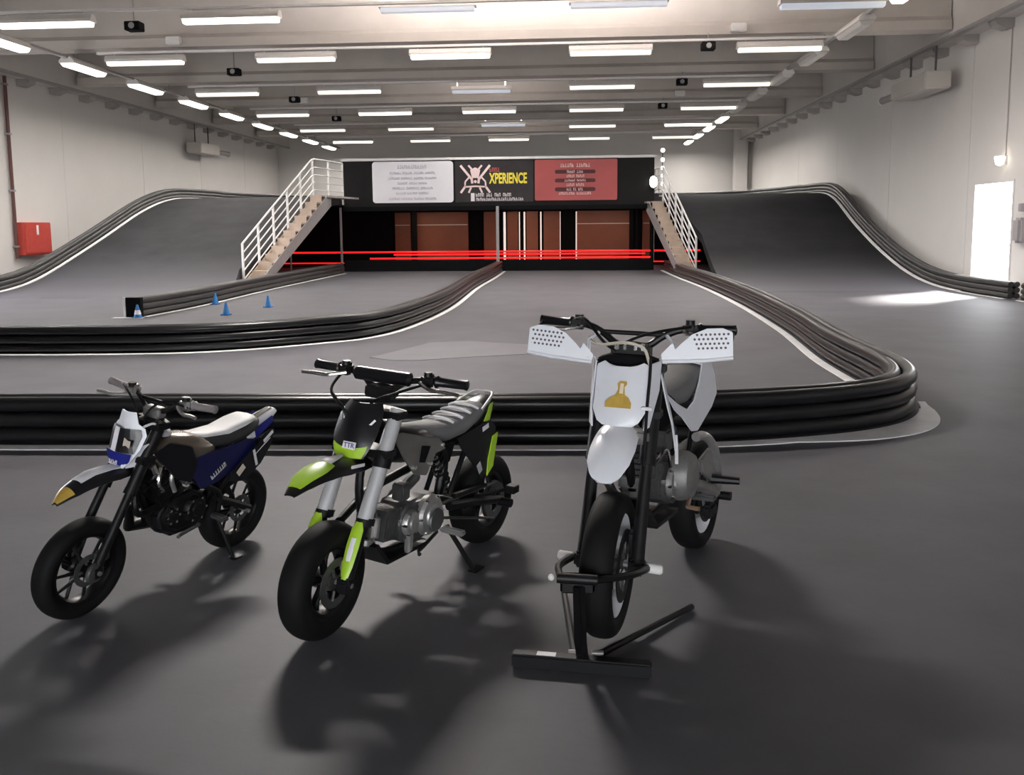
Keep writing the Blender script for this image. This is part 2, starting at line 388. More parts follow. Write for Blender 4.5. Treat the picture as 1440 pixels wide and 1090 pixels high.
# ------------------------------------------------------------------ pavilion with banner under the deck
pav = empty('track_pavilion', (-2.35, 28, 0)); PM = Matrix.Translation((2.35, -28, 0))
def pv(name, g, m, **k): return g.build(name, m, pav, M=PM, **k)
pv('kick_wall', G().box((-7.4, 27.9, 0), (2.75, 28.05, .36)), BLK, smooth=0)
fas = pv('fascia', G().box((-7.38, 27.9, 2.06), (2.76, 28.12, 3.60)), BANNER, smooth=0, bevel=.02)
pv('top_rail', G().box((-7.42, 27.86, 3.60), (2.8, 28.16, 3.68)), mat('pale_rail', (.8, .79, .78), .4), smooth=0, bevel=.01)
pv('soffit_beam', G().box((-7.38, 27.86, 1.98), (2.76, 28.2, 2.12)), BLK, smooth=0)
pv('back_wall', G().box((-13.3, 31.6, 0), (8.6, 31.75, 2.24)), BLK, smooth=0)
pv('side_wall', G().box((-11.4, 27.2, 0), (-11.3, 31.6, 2.1)), BLK, smooth=0)
pv('side_wall', G().box((5.5, 28.3, 0), (5.6, 31.6, 2.15)), BLK, smooth=0)
BROWN = mat('brown_board', (.27, .082, .034), .5, noise=.12, scale=1.2)
def px2x(px, y): return at(px, 500).x/at(px, 500).y*y if False else (px-799)/1200*y
TRIMC = mat('cream_trim', (.75, .68, .55), .4)
for a, b in ((555, 577), (584, 659), (681, 699), (714, 729), (741, 757), (765, 787), (811, 887), (902, 912)):
    xa, xb = px2x(a, 31.5), px2x(b, 31.5)
    pn = pv('brown_panel', G().box((xa, 31.48, .05), (xb, 31.6, 1.98)), BROWN, smooth=0, bevel=.01)
    if a in (555, 584, 811, 902):
        G().box((xa+.02, 31.46, 1.50), (xb-.02, 31.48, 1.53)).build('trim_strip', TRIMC, pn, smooth=0, M=PM)
STRIPW = mat('white_emissive_strip', (.9, .85, .8), .4, emit=.75, ecol=(1, .84, .72))
for a, w in ((710, .085), (731, .035), (738, .06), (761, .05), (788, .022), (810.5, .04), (917, .07)):  # upright white strips with emission
    x = px2x(a, 31.3)
    pv('white_strip', G().cyl((x, 31.38, .1), (x, 31.38, 1.96), w/2, 10), STRIPW)
LEDR = mat('red_led_tube', (.8, .02, .02), .4, emit=1.3, ecol=(1, .012, .014))
pv('red_light_tube', G().cyl((-6.6, 28.2, .41), (2.72, 28.2, .41), .03, 8), LEDR)
pv('red_light_tube', G().cyl((-11.2, 30.2, .56), (4.6, 30.2, .56), .033, 8), LEDR)
pv('red_light_tube', G().cyl((-11.0, 30.2, .18), (-7.2, 30.2, .18), .022, 8), LEDR)
pv('red_light_tube', G().cyl((3.0, 30.2, .18), (4.6, 30.2, .18), .022, 8), LEDR)
pv('red_light_tube', G().cyl((-6.0, 29.2, .5), (2.6, 29.2, .5), .03, 8), LEDR)
for x, y, w, m in ((-2.28, 27.78, .09, GREYST), (-7.42, 27.7, .06, GREYST), (2.72, 28.0, .1, BLK), (-5.55, 30.8, .16, BLK), (2.25, 30.8, .14, BLK), (-9.2, 27.9, .05, GREYST), (2.45, 30.8, .1, BLK)):
    pv('post', G().box((x-w/2, y-w/2, 0), (x+w/2, y+w/2, 2.1)), m, smooth=0)
for x in (-5.0, -1.3, 1.4):  # unseen lamps added under the deck to brighten the brown boards
    t_ = pv('added_soffit_light', G().box((x-.7, 30.0, 2.08), (x+.7, 30.12, 2.15)), HOUSE, smooth=0)
    l = bpy.data.lights.new('tube_light', 'AREA'); l.shape = 'RECTANGLE'; l.size = 1.3; l.size_y = .1; l.energy = 14; l.color = (1, .85, .7)
    lo = bpy.data.objects.new('tube_light', l); COL.objects.link(lo); lo.parent = t_; lo.location = Vector((x, 30.06, 2.07))+Vector((2.35, -28, 0))
tag(pav, 'black two-storey pavilion with banner, red light tubes and brown boards', 'pavilion')

def slab_xz(x0, x1, z0, z1, y, t, rad):                   # rounded rectangle facing the camera
    P = []
    for cx, cz, a0 in ((x1-rad, z1-rad, 0), (x0+rad, z1-rad, 90), (x0+rad, z0+rad, 180), (x1-rad, z0+rad, 270)):
        for k in range(5): a = math.radians(a0+k*22.5); P.append((cx+rad*math.cos(a), cz+rad*math.sin(a)))
    return G().prism(P, y-t, y)
def txt(root, name, st, size, x, y, z, m, sx=1, sz=1, slant=0, bold=0):
    v, f = text_geo(st, size, .01, bold); M = frame((x, y, z), (1, 0, 0), (0, 0, 1)) @ Matrix(((sx, slant, 0, 0), (0, sz, 0, 0), (0, 0, 1, 0), (0, 0, 0, 1)))
    return G().add(v, f, M).build(name, m, root, smooth=0)
BY0 = 27.9
white_sign = slab_xz(-6.38, -3.72, 2.24, 3.57, BY0, .02, .1).build('hanging_sign', mat('sign_white', (.86, .85, .90), .45, noise=.03, scale=1.5), smooth=0)
tag(white_sign, 'white rounded notice panel with faint grey text on the black banner', 'sign')
FAINT = mat('faint_grey_print', (.62, .61, .68), .6)
def small_print(root, w, h, x, z, m, words, seed, y=BY0-.022):
    v, f = print_geo(w, h, words, seed, .006)
    return tag(G().add(v, f, frame((x, y, z), (1, 0, 0), (0, 0, 1))).build('small_print', m, root, smooth=0), kind='stuff')
for i, (w, z, n) in enumerate(((1.0, 3.40, 1), (1.5, 3.20, 4), (1.6, 3.03, 4), (1.0, 2.87, 3), (1.35, 2.71, 3), (1.1, 2.55, 3), (1.6, 2.37, 4))):
    small_print(white_sign, w, .12 if i == 0 else .075, -5.05, z, FAINT, n, i)
red_sign = slab_xz(-1.07, 1.58, 2.27, 3.57, BY0, .02, .05).build('hanging_sign', mat('sign_red', (.44, .085, .085), .5, noise=.08, scale=1.5), smooth=0)
tag(red_sign, 'red price panel with pink text and dark bars on the black banner', 'sign')
PINK = mat('pink_print', (.85, .60, .60), .5); DRED = mat('dark_red_print', (.07, .006, .010), .5)
for z in (3.18, 2.90, 2.62): slab_xz(-.42, .88, z-.06, z+.06, BY0-.02, .008, .05).build('print_bar', DRED, red_sign, smooth=0)
for i, (z, h, w, n) in enumerate(((3.38, .12, .98, 2), (3.18, .085, .55, 2), (3.04, .085, .58, 2), (2.90, .07, .7, 2), (2.765, .085, .58, 2), (2.62, .085, .56, 3), (2.49, .085, 1.08, 2))):
    small_print(red_sign, w, h, .24, z, PINK, n, 20+i, BY0-.03)
bann = slab_xz(-3.66, -1.12, 2.24, 3.57, BY0, .012, .02).build('hanging_sign', mat('banner_charcoal', (.030, .026, .028), .5, noise=.25, scale=2, spec=.3), smooth=0)
tag(bann, 'charcoal logo banner with yellow XPERIENCE lettering and crossed pink emblem', 'sign')
YEL = mat('yellow_print', (.85, .72, .06), .5); WHT = mat('white_print', (.85, .80, .83), .5); LRED = mat('muted_red_print', (.50, .10, .10), .5)
txt(bann, 'lettering', 'XPERIENCE', .40, -1.93, BY0-.02, 2.98, YEL, sx=.60, sz=1.15, bold=.013)
small_print(bann, .42, .14, -2.33, 3.27, LRED, 1, 41, BY0-.018)
small_print(bann, 1.18, .11, -2.40, 2.47, WHT, 4, 42, BY0-.018)
small_print(bann, 1.6, .10, -2.18, 2.33, WHT, 1, 43, BY0-.018)
G().box((-3.15, BY0-.02, 2.27), (-3.03, BY0-.01, 2.53)).build('icon', WHT, bann, smooth=0)
# crossed emblem
ex, ez = -3.0, 2.98
g = G(); PNK = mat('emblem_pink', (.86, .68, .68), .5)
def stroke(x0, z0, x1, z1, w=.05):
    d = Vector((x1-x0, z1-z0)).normalized(); n = Vector((-d.y, d.x))*w/2
    g.prism([(ex+x0+n.x, ez+z0+n.y), (ex+x1+n.x, ez+z1+n.y), (ex+x1-n.x, ez+z1-n.y), (ex+x0-n.x, ez+z0-n.y)], BY0-.022, BY0-.012)
for s in (-1, 1):
    stroke(s*.48, .44, s*.12, .0, .075); stroke(s*.22, .44, s*.06, .26, .06); stroke(s*.48, -.44, s*.32, -.22, .07); stroke(s*.22, -.44, s*.14, -.27, .06)
    stroke(s*.34, -.26, s*.33, -.08); stroke(s*.33, -.08, s*.20, .06); stroke(s*.12, .02, s*.10, -.14, .075); stroke(s*.14, .3, s*.08, .02, .05)
    stroke(s*.34, -.25, s*.0, -.23, .05)
g.prism([(ex+.13*math.cos(a), ez+.2+.17*math.sin(a)) for a in [k*PI/8 for k in range(16)]], BY0-.02, BY0-.012)
g.prism([(ex+.05*math.cos(a), ez-.08+.05*math.sin(a)) for a in [k*PI/6 for k in range(12)]], BY0-.02, BY0-.012)
g.build('emblem', PNK, bann, smooth=0)

# ------------------------------------------------------------------ staircases
TREADM = mat('stair_tan', (.46, .37, .30), .6, noise=.12, scale=3)
def staircase(foot, top, out, label, z1=2.2, n=11, wid=.42, land=.95):
    foot, top = Vector((*foot, 0)), Vector((*top, 0)); d = top-foot; L = d.length; d.normalize()
    side = Vector((-d.y, d.x, 0))*out                     # towards the railing (outer) side
    root = empty('staircase', foot); inv = Matrix.Translation(-foot)
    M = Matrix((d, side, Vector((0, 0, 1)))).transposed().to_4x4(); M.translation = foot
    T = inv @ M                                           # local: x up the flight, y to outer side, z up
    for i in range(n):
        x0 = L*i/n; z = z1*(i+1)/n
        G().box((x0, -wid, z-.04), (x0+L/n+.03, -.02, z)).build('tread', TREADM, root, smooth=0, M=T)
        G().box((x0, -wid+.02, z-z1/n), (x0+.02, -.03, z-.04)).build('riser', TREADM, root, smooth=0, M=T)
    for y, m in ((-.012, TREADM), (-wid-.01, GREYST)):
        G().prism([(0, 0), (.25, 0), (L+.25, z1-.3), (L+.25, z1-.02), (L, z1), (0, .16)], y-.012, y+.012).build('stringer', m, root, smooth=0, M=T)
    G().box((L-.05, -wid-.1, z1-.06), (L+land, 0, z1)).build('landing', GREYST, root, smooth=0, M=T)
    zt = lambda x: z1*min(x, L)/L + (0 if x < L else 0)
    def rail(h, r):
        P = [(x, .03, zt(x)+h) for x in (0, L*.25, L*.5, L*.75)] + [(L*.92, .03, zt(L*.92)+h-.005), (L, .03, z1+h-.03), (L*1.1, .03, z1+h), (L+land, .03, z1+h)]
        G().tube(P, r, 8, smooth=3).build('handrail' if h > 1 else 'rail', LIGHTST, root, M=T)
    for h, r in ((1.08, .026), (.84, .018), (.62, .018), (.40, .018), (.18, .018)): rail(h, r)
    for x in (0.02, L*.2, L*.4, L*.6, L*.8, L, L+land*.5, L+land-.02):
        G().box((x-.022, .005, zt(x)-.22 if x > .1 else 0), (x+.022, .055, zt(x)+1.08)).build('post', LIGHTST, root, smooth=0, M=T)
    return tag(root, label, 'staircase')
staircase((-8.02, 20.7), (-7.47, 25.0), 1, 'pale steel staircase with railing and tan steps beside the left ramp', z1=2.4, n=12, wid=.4, land=2.3)
staircase((3.62, 24.7), (3.0, 27.8), -1, 'pale steel staircase with railing beside the right ramp')

# ------------------------------------------------------------------ ceiling lights
ORD = ['first', 'second', 'third', 'fourth', 'fifth', 'sixth', 'seventh', 'eighth', 'ninth', 'tenth', 'eleventh', 'twelfth']
DIFF = mat('lamp_diffuser', (.9, .88, .85), .4, emit=1.05, ecol=(1, .92, .80))
DIFFL = mat('lamp_louvre', (.7, .72, .78), .4, emit=.35, ecol=(.8, .88, 1))
DIFFB = mat('lamp_diffuser_bright', (.95, .92, .88), .4, emit=3.2, ecol=(1, .93, .84))
DIFFW = mat('lamp_diffuser_warm', (.95, .9, .8), .4, emit=3.2, ecol=(1, .86, .62))
DIFFO = mat('lamp_diffuser_off', (.62, .61, .59), .4)
def lamp(loc, rz, L, dm, power, label, up, spread=150, w=.22, group=None, rods=True, size_y=.14):
    root = empty('ceiling_light', loc); root.rotation_euler.z = rz; h = L/2
    G().prism([(-w/2, 0), (-w/2, .05), (-w*.28, .135), (w*.28, .135), (w/2, .05), (w/2, 0)], -h, h, 'x').build('housing', HOUSE, root, smooth=0)
    G().prism([(-w/2+.01, 0), (-w*.3, -.08), (w*.3, -.08), (w/2-.01, 0)], -h+.03, h-.03, 'x').build('diffuser', dm, root, smooth=0, bevel=.01)
    if rods:
        for s in (-1, 1): G().cyl((s*h*.8, 0, .12), (s*h*.8, 0, up-loc[2]), .012, 6).build('rod', LIGHTST, root)
    if power:
        l = bpy.data.lights.new('tube_light', 'AREA'); l.shape = 'RECTANGLE'; l.size = L*.92; l.size_y = size_y
        l.energy = power*LAMP; l.color = (1, .94, .88); l.spread = math.radians(spread)
        lo = bpy.data.objects.new('tube_light', l); COL.objects.link(lo); lo.parent = root; lo.location = (0, 0, -.09)
    return tag(root, label, 'light', group)
GX = [-9.75, -6.2, -2.65, .95, 4.65]
ROWS = [10.4, 15.2, 20.0, 24.8, 29.6, 34.4, 39.2]
ROWN = ['overhead', 'topmost', 'second', 'third', 'fourth', 'fifth', 'sixth']
for ri, y in enumerate(ROWS):
    ty = y+(1.0 if ri == 1 else 0); tz = ZT if ri == 1 else 5.56
    tag(G().box((-10.9, ty-.34, 5.50), (5.9, ty-.26, 5.55)).box((-10.9, ty-.31, 5.55), (-10.86, ty-.29, tz-.005)).box((5.86, ty-.31, 5.55), (5.9, ty-.29, tz-.005)).build('cable_tray', LIGHTST, smooth=0),
        f'thin grey cable tray carrying the {ROWN[ri]} crosswise row of tube lights', 'cable tray', 'crosswise cable trays')
    for ci, x in enumerate(GX):
        lit = not (ri == 0 and ci != 2)
        p = 66 if ri else 640
        up = (ri, ci) in ((1, 2), (1, 3), (3, 2), (5, 2))
        zz, up_z = 5.32, 5.5
        if ri == 1: yy = y+1.0
        else: yy = y
        if up: yy = {1: 16.9, 3: 27.0, 5: 36.0}[ri]; zz = 5.6; up_z = ZT
        lo_ = lamp((x, yy-.3, zz), 0, 1.85, (DIFFL if (up or (ri == 1 and ci > 1)) else DIFFB if (ri == 1 or (ri + 2*ci) % 7 == 6) else DIFF) if lit else DIFFO, p if lit else 0,
             f'white tube light, {ORD[ci]} from the left in the {ROWN[ri]} crosswise row', up_z, group='crosswise tube lights')
        if ri == 0 and lit:                               # asymmetric lamp aimed at the start area
            k_ = lo_.children[-1]; k_.rotation_euler.x = math.radians(-38); k_.data.spread = PI; k_.location = (0, -.06, -.12)
        if up:                                            # pendant that also shines up at the beams
            l = bpy.data.lights.new('up_light', 'AREA'); l.shape = 'RECTANGLE'; l.size = 1.7; l.size_y = .12; l.energy = (820 if ri == 1 else 130)*LAMP; l.color = (1, .93, .9)
            u_ = bpy.data.objects.new('up_light', l); COL.objects.link(u_); u_.parent = lo_; u_.location = (0, 0, .16); u_.rotation_euler.x = PI
for k in range(11):
    y = 14.3+3.03*k
    if y > 43.5: break
    lamp((-11.6, y, 5.32), PI/2, 1.5, DIFFB, 85, f'bright tube light, {ORD[k]} from the camera in the line along the left wall', 5.42, spread=170, w=.36, group='left line of tube lights')
for k in range(10):
    y = 15.0+2.95*k
    lit = k == 0 or k >= 6
    lamp((5.7, y, 5.32), PI/2, 1.5, (DIFFW if k == 0 else DIFFB) if lit else DIFFO, 130 if lit else 0,
         f'{"warm lit" if k == 0 else ("lit" if lit else "unlit")} tube light, {ORD[k]} from the camera in the line along the right wall', 5.42, spread=170, w=.32, group='right line of tube lights')
for x, side in ((-11.6, 'left'), (5.7, 'right')):
    tag(G().box((x-.05, 8, 5.42), (x+.05, 43.5, 5.48)).build('cable_tray', GREYST, smooth=0), f'long grey cable tray above the {side} line of tube lights', 'cable tray')
    # hangers up to the beams
    tr = bpy.data.objects[[o.name for o in bpy.data.objects if o.name.startswith('cable_tray')][-1]]
    for y in BY[2:]: G().cyl((x, y, 5.48), (x, y, 5.66), .012, 6).build('hanger', GREYST, tr)
for i, (x, y) in enumerate(((-8.4, 16.6), (-8.4, 21.6), (-8.4, 26.4), (-8.4, 31.2), (3.1, 15.1), (3.1, 19.7), (3.15, 24.5), (3.15, 29.3))):
    r = empty('ceiling_speaker', (x, y, 5.30))
    G().box((-.15, -.12, 0), (.15, .12, .17)).build('cabinet', BLK, r, smooth=0, bevel=.012)
    G().lathe([(.001, -.121), (.06, -.121), (.06, -.128), (.001, -.128)], (0, .085), 16, closed=False).build('cone', GREYST, r)
    G().cyl((0, 0, .17), (0, 0, .37 if i > 3 else 1.6), .015, 8).build('stem', GREYST, r)
    tag(r, f'small black speaker box, {ORD[i % 4]} from the camera in the {"left" if i < 4 else "right"} ceiling row', 'speaker', 'ceiling speakers')
for i, (x, y, z, d) in enumerate(((-9.05, 19.72, 5.7, 'above the second crosswise light row at the left'), (3.75, 19.72, 5.7, 'above the second crosswise light row at the right'), (-9.0, 29.3, 5.7, 'above the fourth crosswise light row at the left'), (3.7, 29.3, 5.7, 'above the fourth crosswise light row at the right'))):
    tag(G().box((x-.17, y-.1, z-.02), (x+.17, y+.04, z+.16)).build('junction_box', LIGHTST, smooth=0, bevel=.015), f'small pale junction box {d}', 'box', 'junction boxes')

# heaters hung near the side walls
def heater(x, y0, y1, y2, z, label):
    r = empty('wall_heater', (x, y0, z)); L = y1-y0
    G().box((-.3, 0, -.2), (.3, L, .2)).build('body', mat('heater_grey', (.50, .48, .45), .5), r, smooth=0, bevel=.03)
    G().cyl((0, L, 0), (0, y2-y0, 0), .09, 14).build('duct', GREYST, r)
    G().cyl((0, y2-y0, 0), (0, y2-y0+.05, 0), .12, 14).build('nozzle', LIGHTST, r)
    for s in (.06, .75): G().cyl((0, L*s+.05, .2), (0, L*s+.05, 5.52-z), .025, 8).build('hanger', mat('dark_rod', (.1, .09, .09), .5), r)
    return tag(r, label, 'heater')
heater(-14.5, 32.8, 34.6, 36.2, 4.6, 'grey box heater with duct hung on the left wall')
heater(8.45, 20.6, 22.7, 24.1, 4.72, 'grey box heater with duct hung on the right wall')

# fire hose box and pipe on the left wall
r = empty('hose_cabinet', (XL, 22.4, .78)); RED = mat('fire_red', (.56, .08, .065), .4, noise=.08)
G().box((.0, 0, 0), (.24, 1.25, .9)).build('body', RED, r, smooth=0, bevel=.02)
G().box((.24, .05, .05), (.255, 1.2, .85)).build('door', RED, r, smooth=0, bevel=.005)
G().box((.255, .55, .55), (.262, .64, .82)).build('sticker', WHT, r, smooth=0)
tag(r, 'red fire hose cabinet mounted on the white left wall', 'cabinet')
r = empty('wall_pipe', (XL+.08, 22.3, .7)); PIPE = mat('brown_pipe', (.12, .05, .045), .5)
G().cyl((0, 0, 0), (0, 0, 4.84), .045, 10).build('pipe', PIPE, r)
for z in (.3, 1.8, 3.3, 4.6): G().box((-.08, -.06, z), (.055, .06, z+.05)).build('clamp', GREYST, r, smooth=0)
tag(r, 'thin dark red vertical pipe on the left wall above the hose cabinet', 'pipe')
# wall lamp, cable and box at the right door
r = empty('wall_lamp', (XR, 18.45, 2.62)); GLOW = mat('lamp_glow', (1, .95, .85), .4, emit=4, ecol=(1, .9, .72))
G().lathe([(.02, 0), (.07, .03), (.1, .14), (.1, .19), (.02, .2)], (-.13, 0), 14, closed=False, axis='z').build('shade', GLOW, r)
G().box((-.06, -.05, .04), (0, .05, .2)).build('bracket', LIGHTST, r, smooth=0)
G().cyl((-.02, 0, .2), (-.02, 0, 2.76), .012, 6).build('cable', JOINT, r)
tag(r, 'small glowing wall lamp above the bright doorway', 'lamp')
r = empty('wall_box', (XR, 17.62, 1.05))
G().box((-.16, -.14, 0), (0, .14, .5)).build('body', mat('grey_box', (.36, .34, .35), .5), r, smooth=0, bevel=.05)
G().box((-.10, -.06, .62), (0, .06, .78)).build('switch', MATS['grey_box'], r, smooth=0, bevel=.01)
tag(r, 'rounded grey box on the wall at the right edge of the doorway', 'box')

# flood lamp and bulb string at the right end of the pavilion
r = empty('flood_lamp', (2.72, 27.82, 2.82))
G().box((-.10, -.02, -.2), (.10, .08, .2)).build('housing', BLK, r, smooth=0, bevel=.02)
G().ball((0, -.03, 0), .16, M=None, sc=(.75, .45, 1.15)).build('lens', mat('flood_glow', (1, 1, 1), .4, emit=14, ecol=(1, .95, .88)), r)
tag(r, 'glowing oval flood lamp at the right end of the banner', 'lamp')
r = empty('bulb_string', (3.02, 27.95, 2.2))
G().cyl((0, 0, 0), (0, 0, 1.72), .012, 6).build('cord', BLK, r)
for i, z in enumerate((.55, .82, 1.06, 1.32, 1.62)): G().ball((0, -.03, z), .05+.005*i, n=10).build('bulb', mat('bulb_glow', (1, 1, 1), .4, emit=3, ecol=(1, .93, .85)), r)
tag(r, 'vertical string of small glowing bulbs beside the right staircase', 'string lights')

# blue cones
BLUE = mat('cone_blue', (.03, .20, .52), .45)
for px, py, st, lab in ((194, 447, True, 'blue and white marker cone at the end of the short barrier'), (303, 428, False, 'blue marker cone touching the white line beside the short barrier'),
                        (318, 443, False, 'blue marker cone nearest the middle barrier'), (377, 432, False, 'blue marker cone farthest to the right of the four')):
    p = at(px, py); r = empty('marker_cone', (p.x, p.y, 0))
    G().box((-.075, -.075, 0), (.075, .075, .018)).build('base', BLUE, r, smooth=0, bevel=.005)
    G().lathe([(.062, .018), (.03, .16), (.014, .22), (.010, .222)], (0, 0), 16, closed=False, axis='z').build('body', BLUE, r)
    if st: G().lathe([(.055, .06), (.040, .13), (.037, .13), (.05, .06)], (0, 0), 16, axis='z').build('stripe', WHT, r)
    tag(r, lab, 'cone', 'blue marker cones')
# ------------------------------------------------------------------ motorcycles
RUB = mat('tyre_rubber', (.0065, .0065, .007), .7, noise=.25, bump=.1, spec=.16, scale=12)
GLB = mat('gloss_black_plastic', (.008, .008, .010), .28, spec=.4, noise=.1)
STB = mat('satin_black_metal', (.007, .007, .008), .42, metal=.1, spec=.3, noise=.15)
DKM = mat('dark_cast_metal', (.10, .10, .10), .48, metal=.6, noise=.2, scale=20)
ALU = mat('cast_aluminium', (.42, .41, .40), .42, metal=.75, noise=.15, scale=18)
CHR = mat('bright_chrome', (.80, .79, .78), .18, metal=1)
SLV = mat('silver_fork_paint', (.50, .50, .51), .35, metal=.25, noise=.05)
BWH = mat('white_plastic', (.74, .75, .80), .32, noise=.02)
GRN = mat('lime_green_plastic', (.36, .58, .03), .35, noise=.06)
BLUD = mat('navy_plastic', (.006, .008, .055), .35, noise=.06)
BLU = mat('deep_blue_plastic', (.012, .018, .22), .32, noise=.06)
SEATG = mat('seat_grey_vinyl', (.13, .13, .135), .6, noise=.1, bump=.3, scale=9)
SEATB = mat('seat_black_vinyl', (.02, .02, .022), .6, noise=.1, bump=.3, scale=9)
SEATW = mat('seat_white_vinyl', (.66, .65, .66), .55, noise=.05, bump=.2, scale=9)
GREYP = mat('grey_smoke_plastic', (.16, .15, .14), .25, metal=.35, noise=.15)
TANK = mat('bronze_tank_paint', (.17, .14, .115), .22, metal=.55, noise=.1)
GOLD = mat('gold_sticker', (.55, .36, .07), .35, metal=.2, noise=.12, scale=30)
STKW = mat('sticker_white', (.74, .73, .76), .45)
STKB = mat('sticker_beige', (.62, .54, .46), .45)
BRASS = mat('worn_brass', (.40, .26, .17), .45, metal=.6)
NYL = mat('white_nylon', (.72, .70, .68), .5)

def sec(x, zc, hw, hh, n=18, p=2.6, yc=0):
    L = []
    for k in range(n):
        a = 2*PI*k/n; c, s = math.cos(a), math.sin(a)
        L.append((x, yc+hw*math.copysign(abs(c)**(2/p), c), zc+hh*math.copysign(abs(s)**(2/p), s)))
    return L
class Bike:
    def __init__(s, rear, front, lean, label):
        r, f = at(*rear), at(*front); X = (f-r).normalized(); l = Vector((0, 0, 1)).cross(X); a = math.radians(lean)
        Z = Vector((0, 0, math.cos(a)))+l*math.sin(a); Y = l*math.cos(a)-Vector((0, 0, math.sin(a)))
        M = Matrix((X, Y, Z)).transposed().to_4x4(); M.translation = r
        s.root = empty('motorcycle', M=M); tag(s.root, label, 'motorcycle'); s.M = M; s.ST = Matrix.Identity(4); s.SH = Matrix.Identity(4); s.SF = Matrix.Identity(4)
    def steer(s, head, foot, deg):
        h = Vector(head); ax = (h-Vector(foot)).normalized()
        s.ST = Matrix.Translation(h) @ Matrix.Rotation(math.radians(deg), 4, ax) @ Matrix.Translation(-h)
    def p(s, name, g, m, parent=None, st=False, **k):
        return g.build(name, m, parent or s.root, M=s.SH @ s.ST @ s.SF if st else s.SH, **k)
    def wheel(s, name, c, R, w, rr, style, rim_m, st=False, disc=1):
        cx, cz = c; b = rr; keep = s.SH, s.SF; s.SH = Matrix.Identity(4); s.SF = Matrix.Identity(4)
        rim = s.p(name, G().lathe([(b, -w*.36), (b+.008, -w*.36), (b+.006, -w*.3), (b-.008, -w*.12), (b-.008, w*.12), (b+.006, w*.3), (b+.008, w*.36), (b, w*.36), (b-.012, w*.30), (b-.02, w*.12), (b-.02, -w*.12), (b-.012, -w*.30)], c, 40), rim_m, st=st)
        prof = []
        for k in range(15):
            a = -PI*.5+PI*k/14
            prof.append((b+.01+(R-b-.01)*max(0, math.cos(a))**.62, w*.5*math.copysign(abs(math.sin(a))**.8, a) if abs(a) > 1e-6 else 0))
        prof[0] = (b+.002, -w*.37); prof[-1] = (b+.002, w*.37)
        prof.insert(1, (b+.018, -w*.47)); prof.insert(-1, (b+.018, w*.47))
        s.p('tyre', G().lathe(prof, c, 48), RUB, rim, st=st, smooth=60)
        s.p('hub', G().lathe([(.012, -w*.42), (.03, -w*.4), (.034, -w*.2), (.026, -w*.1), (.026, w*.1), (.034, w*.2), (.03, w*.4), (.012, w*.42)], c, 20, closed=False), DKM if style != 'thin' else STB, rim, st=st)
        if style == 'thin':
            for k in range(11):
                a = 2*PI*k/11; y = .012*(-1)**k
                P = [(cx+math.cos(a)*.03, y*2, cz+math.sin(a)*.03), (cx+math.cos(a+.05)*(b-.01), y*.3, cz+math.sin(a+.05)*(b-.01))]
                s.p('spoke', G().tube(P, [.0085, .006], 6), STB, rim, st=st)
        elif style == 'five':
            for k in range(5):
                a = 2*PI*k/5+.3
                g = G()
                for da in (-.24, .24):
                    g.tube([(cx+math.cos(a)*.025, 0, cz+math.sin(a)*.025), (cx+math.cos(a+da*.5)*b*.6, 0, cz+math.sin(a+da*.5)*b*.6), (cx+math.cos(a+da)*(b-.01), 0, cz+math.sin(a+da)*(b-.01))], [.013, .010, .012], 8)
                s.p('spoke', g, STB, rim, st=st)
        else:
            s.p('rim_flange', G().lathe([(b-.01, w*.34), (b-.055, w*.18), (b-.062, w*.15), (b-.062, -w*.15), (b-.055, -w*.18), (b-.01, -w*.34), (b-.016, -w*.1), (b-.016, w*.1)], c, 40), rim_m, rim, st=st)
            for k in range(6):
                a = 2*PI*k/6+.2
                s.p('spoke', G().tube([(cx+math.cos(a)*.025, 0, cz+math.sin(a)*.025), (cx+math.cos(a)*(b-.05), 0, cz+math.sin(a)*(b-.05))], [.014, .011], 8), STB, rim, st=st)
        dr = b*(.72 if style != 'thin' else .46)
        if disc:
            y = disc*w*.46
            s.p('brake_disc', G().lathe([(dr, y-.002), (dr, y+.002), (dr*.66, y+.002), (dr*.66, y-.002)], c, 32), DKM if style != 'flange' else STB, rim, st=st)
            g = G()
            for k in range(5):
                a = 2*PI*k/5; g.tube([(cx+.028*math.cos(a), y, cz+.028*math.sin(a)), (cx+dr*.7*math.cos(a), y, cz+dr*.7*math.sin(a))], .006, 6)
            tag(s.p('disc_carrier', g, DKM, rim, st=st), kind='stuff')
        s.SH, s.SF = keep
        return rim
    def fork(s, top, axle, dy, r, m_up, m_low, split=.48, st=True):
        t, a = Vector((top[0], 0, top[1])), Vector((axle[0], 0, axle[1]))
        for y in (-dy, dy):
            Y = Vector((0, y, 0)); mid = t.lerp(a, split)
            leg = s.p('fork_leg', G().tube([t+Y, mid+Y], r, 14), m_up, st=st)
            d = (a-t).normalized(); s.p('fork_lower', G().tube([mid+Y-d*.01, mid+Y, a+Y-d*.03, a+Y], [r*.72, r*.72, r*.8, r*1.0], 12), m_low, leg, st=st)
            s.p('fork_seal', G().tube([mid+Y-d*.012, mid+Y+d*.012], r*1.08, 12), STB, leg, st=st)
            s.p('axle_clamp', G().cbox(a+Y, (.05, r*1.9, .06)), STB, leg, st=st, bevel=.01)
        s.p('front_axle', G().cyl(a+Vector((0, -dy-.03, 0)), a+Vector((0, dy+.03, 0)), .009, 10), ALU, st=st)
        d = (a-t)
        for k, w in ((.03, .035), (.26, .035)):
            c = t+d*k
            g = G().loft([[(c.x+dx, y, c.z+dz) for dx, dz in ((.035, .014), (.035, -.014), (-.06 if abs(y) < .06 else -.03, -.014), (-.06 if abs(y) < .06 else -.03, .014))] for y in (-dy-r*1.2, -dy*.5, 0, dy*.5, dy+r*1.2)])
            s.p('triple_clamp', g, STB, st=st, bevel=.004)
